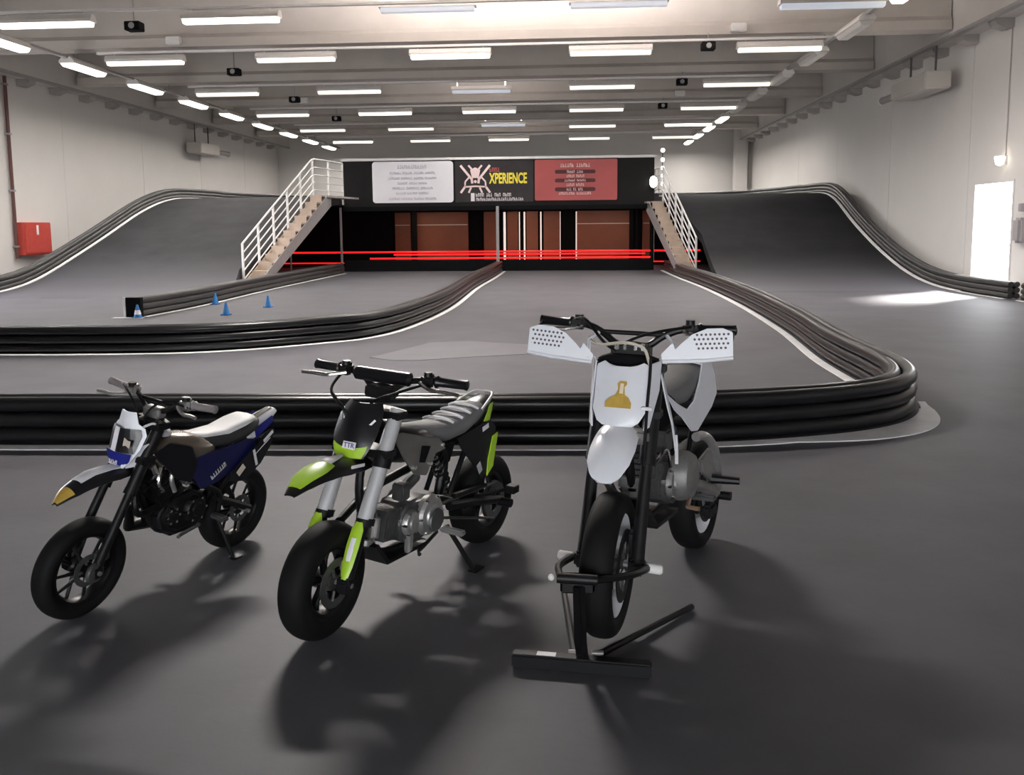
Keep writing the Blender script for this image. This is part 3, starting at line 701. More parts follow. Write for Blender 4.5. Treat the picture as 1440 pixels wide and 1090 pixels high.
    def bars(s, pts, r, m, grip_m, grip_len, lever_m, st=True, lever_out=.13, grip_r=.017, box_m=None):
        full = [(x, -y, z) for x, y, z in reversed(pts)]+[p for p in pts if p[1] > 1e-4]
        hb = s.p('handlebar', G().tube(full, r, 10, smooth=5), m, st=st)
        for sg in (-1, 1):
            e = Vector((pts[-1][0], sg*pts[-1][1], pts[-1][2])); i = Vector((pts[-2][0], sg*pts[-2][1], pts[-2][2])); d = (i-e).normalized()
            s.p('grip', G().tube([e-d*.004, e, e+d*.01, e+d*(grip_len-.012), e+d*grip_len, e+d*(grip_len+.006)], [grip_r*.7, grip_r*1.12, grip_r, grip_r, grip_r*1.4, grip_r*1.2], 12), grip_m, hb, st=st)
            b = e+d*(grip_len+.035)
            s.p('control_box', G().cbox((0, 0, 0), (.05, .055, .05), frame(b+Vector((.005, 0, .003)), (1, 0, 0), d)), box_m or STB, hb, st=st, bevel=.012)
            s.p('reservoir', G().cyl(b+Vector((.012, 0, .02)), b+Vector((.012, 0, .036)), .017, 12), STB, hb, st=st)
            l0 = b+d*.02+Vector((.03, 0, -.005)); fw = Vector((.045, 0, -.012))
            s.p('lever', G().tube([l0, l0+fw*.5-d*.03, l0+fw-d*.07, l0+fw*1.05-d*(.07+lever_out*.5), l0+fw*1.25-d*(.07+lever_out)], [.009, .008, .007, .006, .007], 8, smooth=4), lever_m, hb, st=st)
        return hb
    def cable(s, pts, r=.005, m=None, st=False, name='cable'):
        return s.p(name, G().tube(pts, r, 6, smooth=6), m or STB, st=st)
    def plate(s, name, rows, t, m, st=True, parent=None):
        return s.p(name, G().shell(rows, t), m, parent, st=st, smooth=40)
    def fender(s, cl, hw, drop, t, m, st, name='front_fender', nc=9, parent=None):
        n = 5; C = catmull([(x, 0, z) for x, z in cl], n); N = len(C); rows = []
        for i, c in enumerate(C):
            u = i/(N-1)*(len(hw)-1); k = min(int(u), len(hw)-2); w = hw[k]+(hw[k+1]-hw[k])*(u-k); dp = drop[k]+(drop[k+1]-drop[k])*(u-k)
            rows.append([(c.x, w*math.sin(a), c.z-dp*(1-math.cos(a))/(1-math.cos(1.35))) for a in [1.35*(-1+2*j/(nc-1)) for j in range(nc)]])
            rows[-1] = [(x, y/math.sin(1.35), z) for x, y, z in rows[-1]]
        return s.p(name, G().shell(rows, t), m, parent, st=st, smooth=50)
    def seat(s, xs, m, name='seat', parent=None, st=False, p=2.6):
        return s.p(name, G().loft([sec(x, (zb+zt)/2, hw, (zt-zb)/2, p=p) for x, zb, zt, hw in xs]), m, parent, smooth=50)
    def panel(s, name, poly, ys, t, m, parent=None, bevel=.004, both=True, st=False):
        """side panel: outline in x,z with a y offset per corner; both sides"""
        out = None
        for sg in ((1, -1) if both else (1,)):
            yy = ys if isinstance(ys, (list, tuple)) else [ys]*len(poly)
            o = s.p(name, G().prism(poly, [sg*y for y in yy], [sg*(y-t) for y in yy]), m, parent, bevel=bevel, smooth=30, st=st)
            if sg == 1: out = o
        return out
    def sticker_left(s, x, z, y, w, h, m, parent, ang=0, name='sticker', skew=0):
        u = Vector((-math.cos(ang), 0, math.sin(ang)))
        M = frame((x, y, z), u, (0, 0, 1))
        return s.p(name, G().prism([(-w/2-skew, -h/2), (w/2-skew, -h/2), (w/2+skew, h/2), (-w/2+skew, h/2)], 0, .0015, 'z', M), m, parent, smooth=0)
    def text_left(s, st, size, x, z, y, m, parent, ang=0, sx=1):
        v, f = text_geo(st, size, .0015); u = Vector((-math.cos(ang), 0, math.sin(ang)))
        return s.p('lettering', G().add(v, f, frame((x, y, z), u, (0, 0, 1)) @ Matrix.Diagonal((sx, 1, 1, 1))), m, parent, smooth=0)
    def engine(s, c, R, cyl_dir, mcase, mcover, wid=.10, cl=.17):
        x, z = c
        en = s.p('engine', G().loft([[(x+dx*k, y, z+dz*k) for dx, dz in ((.13, .02), (.12, -.05), (.05, -.095), (-.08, -.09), (-.14, -.04), (-.13, .04), (-.05, .085), (.06, .08))] for y, k in ((-wid, .82), (-wid*.8, 1), (wid*.8, 1), (wid, .82))]), mcase, bevel=.012)
        for sg, rr, xx in ((1, R, -.045), (-1, R*1.05, -.03), (1, R*.62, .07)):
            y0 = sg*wid*.9; y1 = sg*(wid+.035 if rr == R else wid+.022)
            s.p('engine_cover', G().lathe([(.001, y1), (rr*.5, y1), (rr*.55, y1-sg*.008), (rr*.86, y1-sg*.01), (rr, y1-sg*.022), (rr*1.03, y0), (.001, y0)], (x+xx, z+.005), 28, closed=False), mcover, en)
            if sg == 1:
                g = G()
                for k in range(6): a = k*PI/3; g.cyl((x+xx+rr*.92*math.cos(a), y0, z+.005+rr*.92*math.sin(a)), (x+xx+rr*.92*math.cos(a), y1-.008, z+.005+rr*.92*math.sin(a)), .006, 6)
                tag(s.p('cover_bolts', g, CHR, en), kind='stuff')
        d = Vector(cyl_dir).normalized(); b = Vector((x, 0, z))+d*.09; up = Vector((0, 1, 0))
        Mx = frame(b, up, d.cross(up))                    # local z axis along the cylinder
        if (Mx.to_3x3() @ Vector((0, 0, 1))).dot(d) < 0: Mx = frame(b, -up, d.cross(up))
        s.p('cylinder', G().cbox((0, 0, cl*.5), (.085, .085, cl), Mx), mcase, en, bevel=.01)
        for k in range(7): s.p('cooling_fin', G().cbox((0, 0, cl*(.18+k*.1)), (.125, .12, .007), Mx), mcase, en, smooth=0)
        s.p('cylinder_head', G().cbox((0, 0, cl*1.02), (.115, .11, cl*.3), Mx), mcover, en, bevel=.018)
        for sx in (-1, 1): s.p('valve_cap', G().lathe([(.001, 0), (.03, 0), (.03, .02), (.022, .028), (.001, .028)], (0, 0), 14, M=Mx @ Matrix.Translation((0, 0, cl*1.02)) @ Matrix.Rotation(sx*PI/2, 4, 'X') @ Matrix.Translation((0, 0, .05)), closed=False, axis='z'), mcover, en)
        return en
    def shock(s, a, b, r=.028):
        a, b = Vector(a), Vector(b); d = b-a; L = d.length; d.normalize(); n = d.orthogonal().normalized(); bn = d.cross(n)
        sh = s.p('shock_absorber', G().cyl(a, b, .012, 10), CHR)
        P = [a+d*(L*(.1+.8*k/56))+(n*math.cos(k*PI/4)+bn*math.sin(k*PI/4))*r for k in range(57)]
        s.p('spring', G().tube(P, .0055, 6), STB, sh)
    def pegs(s, x, z, y0, y1, m):
        for sg in (-1, 1):
            s.p('footpeg', G().cbox((x, sg*(y0+y1)/2, z), (.035, y1-y0, .022)), m, bevel=.006)
    def swingarm(s, piv, ax, dy, r, m):
        sw = s.p('swingarm', G().tube([(piv[0], dy*.8, piv[1]), (piv[0]*.6, dy, piv[1]*.6+ax[1]*.4+.01), (ax[0]-.03, dy, ax[1])], r, 8).tube([(piv[0], -dy*.8, piv[1]), (piv[0]*.6, -dy, piv[1]*.6+ax[1]*.4+.01), (ax[0]-.03, -dy, ax[1])], r, 8).cyl((piv[0]*.72, -dy, piv[1]*.72+ax[1]*.28), (piv[0]*.72, dy, piv[1]*.72+ax[1]*.28), r, 8), m)
        s.p('rear_axle', G().cyl((ax[0], -dy-.03, ax[1]), (ax[0], dy+.03, ax[1]), .009, 10), ALU, sw)
        return sw
    def drive(s, spr, ax, y, r1, r2):
        c = s.p('drive_chain', G().tube([(spr[0], y, spr[1]+r1), (ax[0], y, ax[1]+r2)], .007, 6).tube([(spr[0], y, spr[1]-r1), (ax[0], y, ax[1]-r2)], .007, 6), DKM)
        s.p('sprocket', G().lathe([(r2, y-.003), (r2, y+.003), (r2*.6, y+.003), (r2*.6, y-.003)], ax, 28), DKM, c)

# ================= bike 1: small blue and white motard, far left
b = Bike((325, 766), (112, 864), 7, 'small blue and white motorbike with white seat, leftmost of the three')
b.steer((.49, 0, .78), (.79, 0, .197), 3)
R1 = .197
b.wheel('front_wheel', (.806, R1), R1, .088, .140, 'thin', STB, st=True, disc=1)
b.wheel('rear_wheel', (0, R1), R1, .092, .140, 'thin', STB, disc=1)
b.fork((.502, .735), (.80, R1), .068, .024, STB, STB)
b.p('brake_caliper', G().cbox((.755, .052, .245), (.06, .035, .05)), DKM, st=True, bevel=.01)
b.p('axle_disc_cover', G().lathe([(.001, .085), (.035, .085), (.04, .075), (.04, .07), (.001, .07)], (.806, R1), 16, closed=False), DKM, st=True)
hb = b.bars([(.475, 0, .765), (.475, .045, .765), (.46, .10, .80), (.445, .15, .81), (.44, .285, .82)], .0105, STB, mat('grip_grey', (.20, .18, .18), .6), .105, ALU, box_m=ALU, grip_r=.0155, lever_out=.07)
b.p('crossbar', G().cyl((.462, -.095, .797), (.462, .095, .797), .008, 8), STB, hb, st=True)
b.p('bar_clamp', G().cbox((.475, 0, .755), (.05, .09, .045)), ALU, st=True, bevel=.008)
b.cable([(.45, -.17, .80), (.53, -.12, .86), (.56, -.02, .80), (.55, 0, .70)], .005, STB, st=True)
b.cable([(.45, .17, .80), (.53, .10, .83), (.55, .03, .76), (.53, .02, .66)], .005, STB, st=True)
# number plate: concave shield
rows = []
for t, w, x, e in ((0, .032, .655, .0), (.12, .055, .655, .012), (.35, .078, .645, .03), (.6, .086, .632, .04), (.72, .074, .625, .035), (.8, .05, .622, .02), (1, .036, .612, .01)):
    z = .565+.22*t; rows.append([(x-e*(abs(k)/4)**1.6, w*k/4, z) for k in range(-4, 5)])
pl = b.plate('number_plate', rows, .006, BWH)
def on_plate(g, m, nm): return b.p(nm, g, m, pl, st=True, smooth=0)
PM1 = frame((.654, 0, .675), (0, 1, 0), (-.11, 0, 1))
on_plate(G().shell([[(.660-.0-.032*(abs(k)/4)**1.6*.35, w*k/4, z) for k in range(-4, 5)] for w, z in ((.030, .568), (.056, .596), (.066, .628))], .002), BLU, 'blue_band')
on_plate(G().shell([[(x-e*(abs(k)/4)**1.6, w*k/4, z) for k in range(-4, 5)] for w, z, x, e in ((.066, .629, .6580, .022), (.072, .66, .6520, .029), (.078, .70, .6430, .034), (.069, .722, .639, .032))], .002), GLB, 'black_field')
v, f = text_geo('1', .155, .002); on_plate(G().add(v, f, PM1 @ Matrix.Translation((-.008, .002, .008)) @ Matrix.Rotation(-.12, 4, 'Z') @ Matrix.Diagonal((1.5, .95, 1, 1))), STKW, 'number')
on_plate(G().prism([(-.025, -.02), (-.005, -.012), (.02, -.018), (.024, .012), (.006, .01), (-.02, .016)], 0, .002, 'z', PM1 @ Matrix.Translation((.044, .0, -.003)) @ Matrix.Rotation(-.22, 4, 'Y')), STKB, 'sticker')
v, f = print_geo(.045, .018, 1, 6, .002); on_plate(G().add(v, f, PM1 @ Matrix.Translation((0, -.085, .010))), STKW, 'small_print')['kind'] = 'stuff'
b.panel('plate_wing', [(.635, .64), (.55, .665), (.545, .62), (.60, .57), (.64, .56)], [.055, .085, .085, .065, .03], .005, BWH, st=True)
b.cable([(.60, .05, .72), (.545, .07, .735), (.535, .08, .70), (.555, .082, .655)], .005, BWH, st=True, name='plate_bracket')
ff = b.fender([(.93, .497), (.87, .543), (.78, .574), (.69, .572), (.60, .552)], [.012, .045, .06, .06, .05], [.006, .022, .035, .035, .02], .005, GLB, True)
b.p('fender_tip', G().shell([[(x, w*k/3, z-dd*(abs(k)/3)**2) for k in range(-3, 4)] for x, z, w, dd in ((.928, .503, .010, .004), (.90, .528, .028, .010), (.875, .5455, .038, .017))], .003), GOLD, ff, st=True)
b.p('fender_stripe', G().shell([[(x, w*k/3, z-dd*(abs(k)/3)**2) for k in range(-3, 4)] for x, z, w, dd in ((.84, .565, .026, .006), (.78, .582, .03, .007), (.70, .582, .03, .007), (.64, .573, .028, .006))], .003), BWH, ff, st=True)
# frame, tank, seat
b.p('frame', G().tube([(.50, 0, .70), (.40, 0, .60), (.2, 0, .52), (.02, 0, .54), (-.14, 0, .57)], .018, 10, smooth=5).tube([(.52, 0, .66), (.56, 0, .50), (.50, .0, .33), (.42, 0, .22), (.22, 0, .215), (.16, 0, .32), (.2, 0, .50)], .016, 10, smooth=5)
    .tube([(.44, .06, .58), (.30, .07, .42), (.17, .07, .33), (.16, .06, .24)], .014, 8, smooth=4).tube([(.44, -.06, .58), (.30, -.07, .42), (.17, -.07, .33), (.16, -.06, .24)], .014, 8, smooth=4)
    .tube([(.56, 0, .5), (.585, .03, .38), (.55, .03, .34), (.46, .03, .355)], .014, 8, smooth=4).tube([(.17, .06, .33), (.0, .06, .47), (-.1, .04, .56)], .012, 8).tube([(.17, -.06, .33), (.0, -.06, .47), (-.1, -.04, .56)], .012, 8), STB)
tk = b.seat([(.49, .53, .60, .035), (.46, .50, .635, .06), (.40, .475, .645, .088), (.33, .45, .64, .098), (.26, .44, .615, .092), (.20, .46, .60, .07)], TANK, 'fuel_tank')
b.p('tank_cap', G().lathe([(.001, 0), (.028, 0), (.028, .02), (.02, .028), (.001, .028)], (.425, 0), 16, closed=False, axis='z', cy=.643), STKW, tk)
b.panel('tank_shroud', [(.54, .60), (.47, .64), (.36, .60), (.33, .51), (.36, .44), (.43, .47)], [.075, .09, .102, .104, .102, .09], .006, GLB)
st_ = b.seat([(.40, .60, .630, .022), (.36, .585, .634, .05), (.25, .545, .612, .070), (.12, .53, .604, .085), (.02, .54, .622, .09), (-.05, .56, .632, .082), (-.09, .58, .622, .05)], SEATB)
b.seat([(.395, .618, .640, .018), (.36, .605, .641, .04), (.25, .585, .620, .055), (.12, .575, .614, .070), (.02, .590, .634, .074), (-.045, .602, .642, .066), (-.075, .61, .632, .038)], SEATW, 'seat_top', st_)
rf = b.fender([(.0, .575), (-.07, .593), (-.15, .617), (-.225, .632)], [.075, .07, .055, .035], [.05, .045, .03, .012], .006, BWH, False, 'rear_fender')
b.p('fender_stripe', G().shell([[(x, w*k/3, z-dd*(abs(k)/3)**2) for k in range(-3, 4)] for x, z, w, dd in ((-.1, .606, .02, .004), (-.16, .626, .016, .003), (-.215, .637, .012, .002))], .003), GREYP, rf)
b.panel('tail_panel', [(-.03, .585), (-.17, .617), (-.185, .585), (-.04, .535)], [.08, .06, .058, .085], .005, BLU)
sb = b.panel('side_cover', [(.36, .47), (.33, .545), (.20, .545), (.03, .555), (-.03, .54), (-.02, .50), (.08, .44), (.20, .40), (.30, .39)], [.10, .10, .095, .095, .09, .095, .1, .1, .1], .006, BLUD)
v, f = print_geo(.10, .022, 1, 5, .0015); tag(b.p('small_print', G().add(v, f, frame((.21, .106, .455), (-math.cos(.5), 0, math.sin(.5)), (0, 0, 1))), STKW, sb, smooth=0), kind='stuff')
np_ = b.panel('side_number_plate', [(.15, .385), (.14, .43), (.02, .50), (-.10, .575), (-.145, .565), (-.12, .49), (-.05, .42), (.05, .365)], [.112, .112, .112, .105, .1, .105, .112, .112], .006, GLB)
b.text_left('1', .12, .0, .46, .121, STKW, np_, ang=.3, sx=1.2)
b.sticker_left(.085, .425, .116, .05, .03, STKB, np_, ang=.7)
b.sticker_left(-.085, .545, .115, .07, .016, STKW, np_, ang=.55)
b.sticker_left(-.045, .505, .117, .12, .004, STKW, np_, ang=.55, name='pinstripe')
# engine etc
en = b.engine((.36, .30), .055, (.55, 0, .8), STB, STB, wid=.07, cl=.13)
b.p('carburettor', G().cbox((.29, .0, .43), (.06, .06, .07)).cyl((.29, .0, .43), (.20, .0, .46), .026, 12), ALU, en, bevel=.006)
b.p('hose_fitting', G().tube([(.46, .04, .53), (.49, .05, .47), (.47, .055, .42)], .011, 8, smooth=4).tube([(.52, .045, .545), (.505, .05, .51)], .016, 8), CHR, en)
b.p('hose_fitting', G().tube([(.42, .06, .52), (.44, .07, .47), (.42, .07, .41)], .010, 8, smooth=4), ALU, en)
b.p('exhaust', G().tube([(.45, -.02, .37), (.54, -.05, .34), (.52, -.08, .25), (.36, -.09, .22), (.16, -.10, .30), (-.02, -.11, .42), (-.14, -.11, .48)], [.018, .02, .026, .03, .024, .022, .03], 10, smooth=0), STB)
b.p('skid_plate', G().prism([(.47, .28), (.42, .205), (.28, .20), (.28, .215), (.41, .222), (.455, .285)], -.05, .05), STB)
b.pegs(.20, .235, .07, .155, DKM)
b.p('gear_bar', G().tube([(.29, .085, .225), (.40, .09, .215), (.42, .1, .215)], .008, 8), DKM)
b.swingarm((.18, .30), (0, R1), .07, .017, STB)
b.shock((.12, 0, .30), (.19, 0, .49))
b.drive((.26, .29), (0, R1), -.06, .025, .07)
b.p('kickstand', G().tube([(.17, .06, .22), (.12, .13, .018)], .009, 8).cbox((.115, .14, .021), (.05, .03, .008)), STB)

# ================= bike 2: black and lime green pit bike
b = Bike((676, 760), (455, 893), 1.5, 'black and lime green pit bike with fat tyres in the middle of the three')
b.steer((.83, 0, .85), (1.06, 0, .215), 6)
b.SF[0][2] = -.06; b.SF[0][3] = .06*.215; b.SH[0][2] = -.073; b.SH[0][3] = .073*.215      # rake and seat set back a little
R2 = .215
b.wheel('front_wheel', (1.085, R2), R2, .120, .128, 'five', STB, st=True, disc=1)
b.wheel('rear_wheel', (0, R2), R2, .132, .128, 'five', STB, disc=1)
b.fork((.838, .80), (1.078, R2), .092, .030, SLV, STB, split=.66)
b.p('brake_caliper', G().cbox((1.03, .066, .27), (.075, .04, .06)), ALU, st=True, bevel=.012)
for y in (.092, -.092):
    gd = b.p('fork_guard', G().shell([[(x+.032+w*.35*(1-(k/2)**2), y+w*k/2, z) for k in range(-2, 3)] for x, z, w in ((.992, .425, .012), (1.000, .40, .024), (1.022, .345, .026), (1.045, .28, .022), (1.062, .225, .010))], .005), GRN, st=True)
    b.p('guard_sticker', G().shell([[(x+.036+w*.35*(1-(k/2)**2), y+w*k/2, z) for k in range(-2, 3)] for x, z, w in ((1.012, .375, .014), (1.027, .335, .016), (1.040, .30, .012))], .003), STKW, gd, st=True)
    b.p('guard_strap', G().lathe([(.036, -.012), (.036, .012), (.032, .012), (.032, -.012)], (0, 0), 16, axis='z', M=Matrix.Translation((.985, y, .415)) @ Matrix.Rotation(-.36, 4, 'Y')), GLB, gd, st=True)
    b.p('fork_band', G().lathe([(.036, -.03), (.036, .03), (.029, .03), (.029, -.03)], (0, 0), 16, axis='z', M=Matrix.Translation((.908, y, .625)) @ Matrix.Rotation(-.36, 4, 'Y')), STB, st=True)
hb = b.bars([(.815, 0, .875), (.815, .05, .872), (.80, .11, .905), (.79, .2, .915), (.775, .35, .915)], .0125, STB, GLB, .125, CHR, grip_r=.018, lever_out=.12)
b.p('bar_pad', G().tube([(.815, -.125, .915), (.818, -.12, .915), (.818, .12, .915), (.815, .125, .915)], [.02, .027, .027, .02], 14), GLB, hb, st=True)
b.p('bar_clamp', G().cbox((.82, 0, .855), (.055, .13, .05)), STB, st=True, bevel=.008)
b.cable([(.80, -.2, .91), (.93, -.16, .86), (.97, -.06, .80), (.95, -.05, .7)], .006, STB, st=True)
b.cable([(.80, .2, .91), (.92, .12, .88), (.94, .03, .83), (.90, .02, .72)], .006, STB, st=True)
rows = []
for t, w, x, e in ((0, .062, 1.012, .012), (.15, .078, 1.015, .02), (.4, .092, 1.008, .034), (.7, .094, .99, .045), (.85, .088, .975, .045), (1, .072, .955, .04)):
    z = .645+.19*t; rows.append([(x-e*(abs(k)/4)**1.7, w*k/4, z) for k in range(-4, 5)])
pl = b.plate('number_plate', rows, .006, GLB)
b.p('green_band', G().shell([[(x-e*(abs(k)/4)**1.7, w*k/4, z+.012*(abs(k)/4)**2*s) for k in range(-4, 5)] for w, x, e, z, s in ((.058, 1.0175, .012, .646, 0), (.070, 1.0190, .016, .664, .5), (.076, 1.0190, .020, .682, 1))], .003), GRN, pl, st=True, smooth=40)
PM2 = frame((1.0215, 0, .694), (0, 1, 0), (-.02, 0, 1))
b.p('sticker', G().prism([(-.030, -.013), (.026, -.015), (.030, .013), (-.026, .013)], 0, .002, 'z', PM2 @ Matrix.Translation((.01, 0, 0))), STKW, pl, st=True, smooth=0)
v, f = text_geo('TTR', .026, .002); b.p('lettering', G().add(v, f, PM2 @ Matrix.Translation((.01, -.001, .003)) @ Matrix.Shear('XY', 4, (.2, 0)) if False else PM2 @ Matrix.Translation((.01, -.001, .003))), BLU, pl, st=True, smooth=0)
for y, z, l, a in ((-.06, .79, .055, .35), (.062, .765, .05, -.75), (-.075, .775, .04, .3)):
    b.p('scratch_mark', G().prism([(-.004, -l/2), (.004, -l/2), (.004, l/2), (-.004, l/2)], 0, .002, 'z', frame((1.0-.035*(abs(y)/.09)**1.7-.07*(z-.72)/.1*.3+.002, y, z), (-.5 if y > 0 else .5, 1, 0), (-.1, 0, 1)) @ Matrix.Rotation(a, 4, 'Z')), STKW, pl, st=True, smooth=0)
ff = b.fender([(1.335, .598), (1.27, .632), (1.18, .652), (1.08, .652), (.99, .640), (.91, .622)], [.020, .050, .064, .068, .066, .055], [.004, .018, .034, .044, .042, .03], .007, GLB, True)
b.p('green_cap', G().shell([[(x, w*k/4, z-dd*(abs(k)/4)**2.2) for k in range(-4, 5)] for x, z, w, dd in ((1.312, .6195, .025, .003), (1.27, .6435, .043, .008), (1.20, .6620, .052, .014), (1.15, .6660, .044, .011))], .003), GRN, ff, st=True, smooth=50)
b.p('white_flash', G().shell([[(x, w*k/3, z-dd*(abs(k)/3)**2) for k in range(-3, 4)] for x, z, w, dd in ((1.155, .6675, .03, .006), (1.11, .667, .024, .004), (1.05, .664, .01, .001))], .003), STKW, ff, st=True, smooth=50)
b.sticker_left(1.0, .625, .073, .075, .012, STKW, ff, ang=-.1)
# frame
b.p('frame', G().tube([(.84, 0, .77), (.70, .0, .66), (.5, 0, .585), (.34, 0, .50), (.36, 0, .33)], .022, 10, smooth=5).tube([(.87, 0, .70), (.90, 0, .5), (.84, .0, .3), (.74, 0, .20), (.5, 0, .19), (.38, 0, .27)], .017, 10, smooth=5)
    .tube([(.5, .05, .58), (.3, .07, .58), (.1, .06, .63), (.02, .05, .66)], .012, 8).tube([(.5, -.05, .58), (.3, -.07, .58), (.1, -.06, .63), (.02, -.05, .66)], .012, 8)
    .tube([(.37, .06, .34), (.26, .065, .52), (.12, .06, .62)], .012, 8).tube([(.37, -.06, .34), (.26, -.065, .52), (.12, -.06, .62)], .012, 8), STB)
tk = b.seat([(.80, .60, .68, .04), (.76, .57, .71, .07), (.68, .55, .705, .09), (.58, .54, .685, .092), (.50, .55, .66, .075)], GLB, 'fuel_tank')
b.p('tank_cap', G().lathe([(.001, 0), (.03, 0), (.03, .022), (.02, .03), (.001, .03)], (.74, 0), 16, closed=False, axis='z', cy=.705), STB, tk)
sh = b.panel('tank_shroud', [(.82, .70), (.76, .70), (.62, .655), (.53, .635), (.48, .575), (.56, .575), (.62, .50), (.70, .52), (.76, .60)], [.085, .09, .108, .11, .11, .115, .118, .112, .1], .006, GREYP)
b.p('shroud_vent', G().prism([(.66, .63), (.60, .615), (.635, .555), (.675, .565)], .1165, .1135), BLK, sh, bevel=.002)
_cb = b.p('shroud_bolts', G().cyl((.70, .10, .55), (.70, .118, .55), .008, 8).cyl((.60, .11, .545), (.60, .124, .545), .008, 8).cyl((.51, .105, .60), (.51, .117, .60), .008, 8), CHR, sh)
tag(_cb, kind='stuff')
st_ = b.seat([(.70, .66, .70, .025), (.66, .64, .705, .055), (.55, .605, .685, .078), (.42, .58, .667, .095), (.30, .585, .675, .10), (.22, .61, .69, .096), (.15, .64, .702, .085), (.12, .66, .698, .06)], SEATG)
for x, z in ((.40, .673), (.33, .679), (.265, .687), (.205, .696)):
    b.p('seat_rib', G().tube([(x-.012, -.08, z-.012), (x-.005, -.05, z+.0), (x, 0, z+.004), (x-.005, .05, z+.0), (x-.012, .08, z-.012)], .0055, 8, smooth=4), STKW, st_)
tl = b.seat([(.22, .60, .66, .085), (.14, .62, .685, .075), (.07, .655, .703, .06), (.02, .68, .713, .042), (.0, .695, .711, .02)], GLB, 'tail_cowl')
b.p('tail_edge', G().tube([(.17, .083, .677), (.09, .068, .702), (.03, .05, .720), (.0, .02, .719), (.0, -.02, .719), (.03, -.05, .720), (.09, -.068, .702), (.17, -.083, .677)], .006, 8, smooth=4), SLV, tl)
b.panel('tail_flash', [(.15, .62), (.08, .685), (.05, .688), (.10, .61)], [.088, .075, .072, .086], .004, GRN, tl, bevel=.001)
sp_ = b.panel('side_plate', [(.40, .60), (.12, .625), (.06, .58), (.12, .40), (.19, .37), (.26, .45), (.36, .54)], [.108, .106, .1, .112, .115, .115, .112], .006, GLB)
b.p('green_edge', G().prism([(.115, .55), (.07, .56), (.10, .41), (.15, .375), (.145, .45)], .1175, .112), GRN, sp_, bevel=.001, smooth=0)
b.sticker_left(.22, .43, .118, .03, .05, SLV, sp_, ang=.5)
b.sticker_left(.17, .60, .109, .05, .022, STKW, sp_, ang=.2)
# engine
en = b.engine((.60, .31), .082, (1, 0, .12), DKM, ALU, wid=.085, cl=.15)
b.p('inner_cover', G().lathe([(.001, .128), (.045, .128), (.05, .118), (.001, .118)], (.545, .295), 20, closed=False), DKM, en)
b.p('carburettor', G().cbox((.66, .02, .43), (.055, .06, .07)).cyl((.66, .02, .43), (.56, .02, .47), .026, 12), DKM, en, bevel=.008)
b.p('gear_cover', G().prism([(.69, .26), (.71, .33), (.685, .35), (.655, .26), (.66, .20), (.69, .19)], .095, .065), ALU, en, bevel=.008)
b.p('exhaust', G().tube([(.80, 0, .32), (.90, -.03, .30), (.90, -.09, .36), (.70, -.12, .42), (.4, -.13, .44), (.25, -.13, .50), (-.06, -.13, .60)], [.018, .018, .018, .018, .02, .036, .036], 12), STB)
b.p('skid_plate', G().prism([(.86, .27), (.78, .175), (.50, .17), (.50, .185), (.77, .19), (.84, .275)], -.06, .06), STB)
b.pegs(.45, .222, .085, .20, ALU)
b.p('gear_lever', G().tube([(.52, .11, .235), (.66, .12, .20), (.68, .14, .20)], .008, 8), STB)
b.swingarm((.39, .30), (0, R2), .095, .020, STB)
for s_ in (-1, 1): b.p('axle_spool', G().cyl((.0, s_*.10, R2), (.0, s_*.165, R2), .02, 12), STB)
b.p('rear_stand_peg', G().tube([(.22, .10, .30), (.10, .12, .285), (.02, .16, .29)], .009, 8, smooth=3).cbox((.015, .175, .29), (.05, .05, .035)), STB, bevel=.003)
b.shock((.30, 0, .33), (.42, 0, .55))
b.drive((.47, .30), (0, R2), .075, .028, .085)
b.p('chain_guard', G().prism([(.36, .345), (.10, .325), (.10, .312), (.36, .325)], .09, .07), STB)
b.p('kickstand', G().tube([(.41, .085, .22), (.30, .16, .010)], .011, 8).cbox((.29, .17, .009), (.07, .04, .008)), STB)

# ================= bike 3: tall white pit bike on the front stand
b = Bike((978, 767), (852, 912), -2, 'tall white pit bike with hand guards lifted on a black front stand')
b.steer((.79, 0, .98), (1.04, 0, .30), 10)
R3 = .255; FA = (1.06, .298)
b.wheel('front_wheel', FA, R3, .118, .178, 'flange', BWH, st=True, disc=1)
b.wheel('rear_wheel', (0, R3), R3, .125, .178, 'flange', BWH, disc=1)
b.fork((.772, .985), (1.05, FA[1]), .098, .031, STB, STB, split=.5)
b.p('brake_caliper', G().cbox((.98, .07, .36), (.06, .045, .10)), STB, st=True, bevel=.014)
hb = b.bars([(.755, 0, 1.045), (.755, .06, 1.045), (.745, .12, 1.085), (.735, .20, 1.112), (.705, .375, 1.115)], .0135, STB, GLB, .13, CHR, grip_r=.018, lever_out=.11)
b.p('crossbar', G().cyl((.748, -.13, 1.088), (.748, .13, 1.088), .009, 8), STB, hb, st=True)
b.p('bar_clamp', G().cbox((.765, 0, 1.025), (.07, .15, .055)), STB, st=True, bevel=.01)
_cb = b.p('clamp_bolts', G().cyl((.80, -.05, 1.03), (.80, -.05, 1.056), .009, 8).cyl((.80, .05, 1.03), (.80, .05, 1.056), .009, 8).cyl((.80, -.02, 1.03), (.80, -.02, 1.054), .007, 8).cyl((.80, .02, 1.03), (.80, .02, 1.054), .007, 8), CHR, st=True)
tag(_cb, kind='stuff')
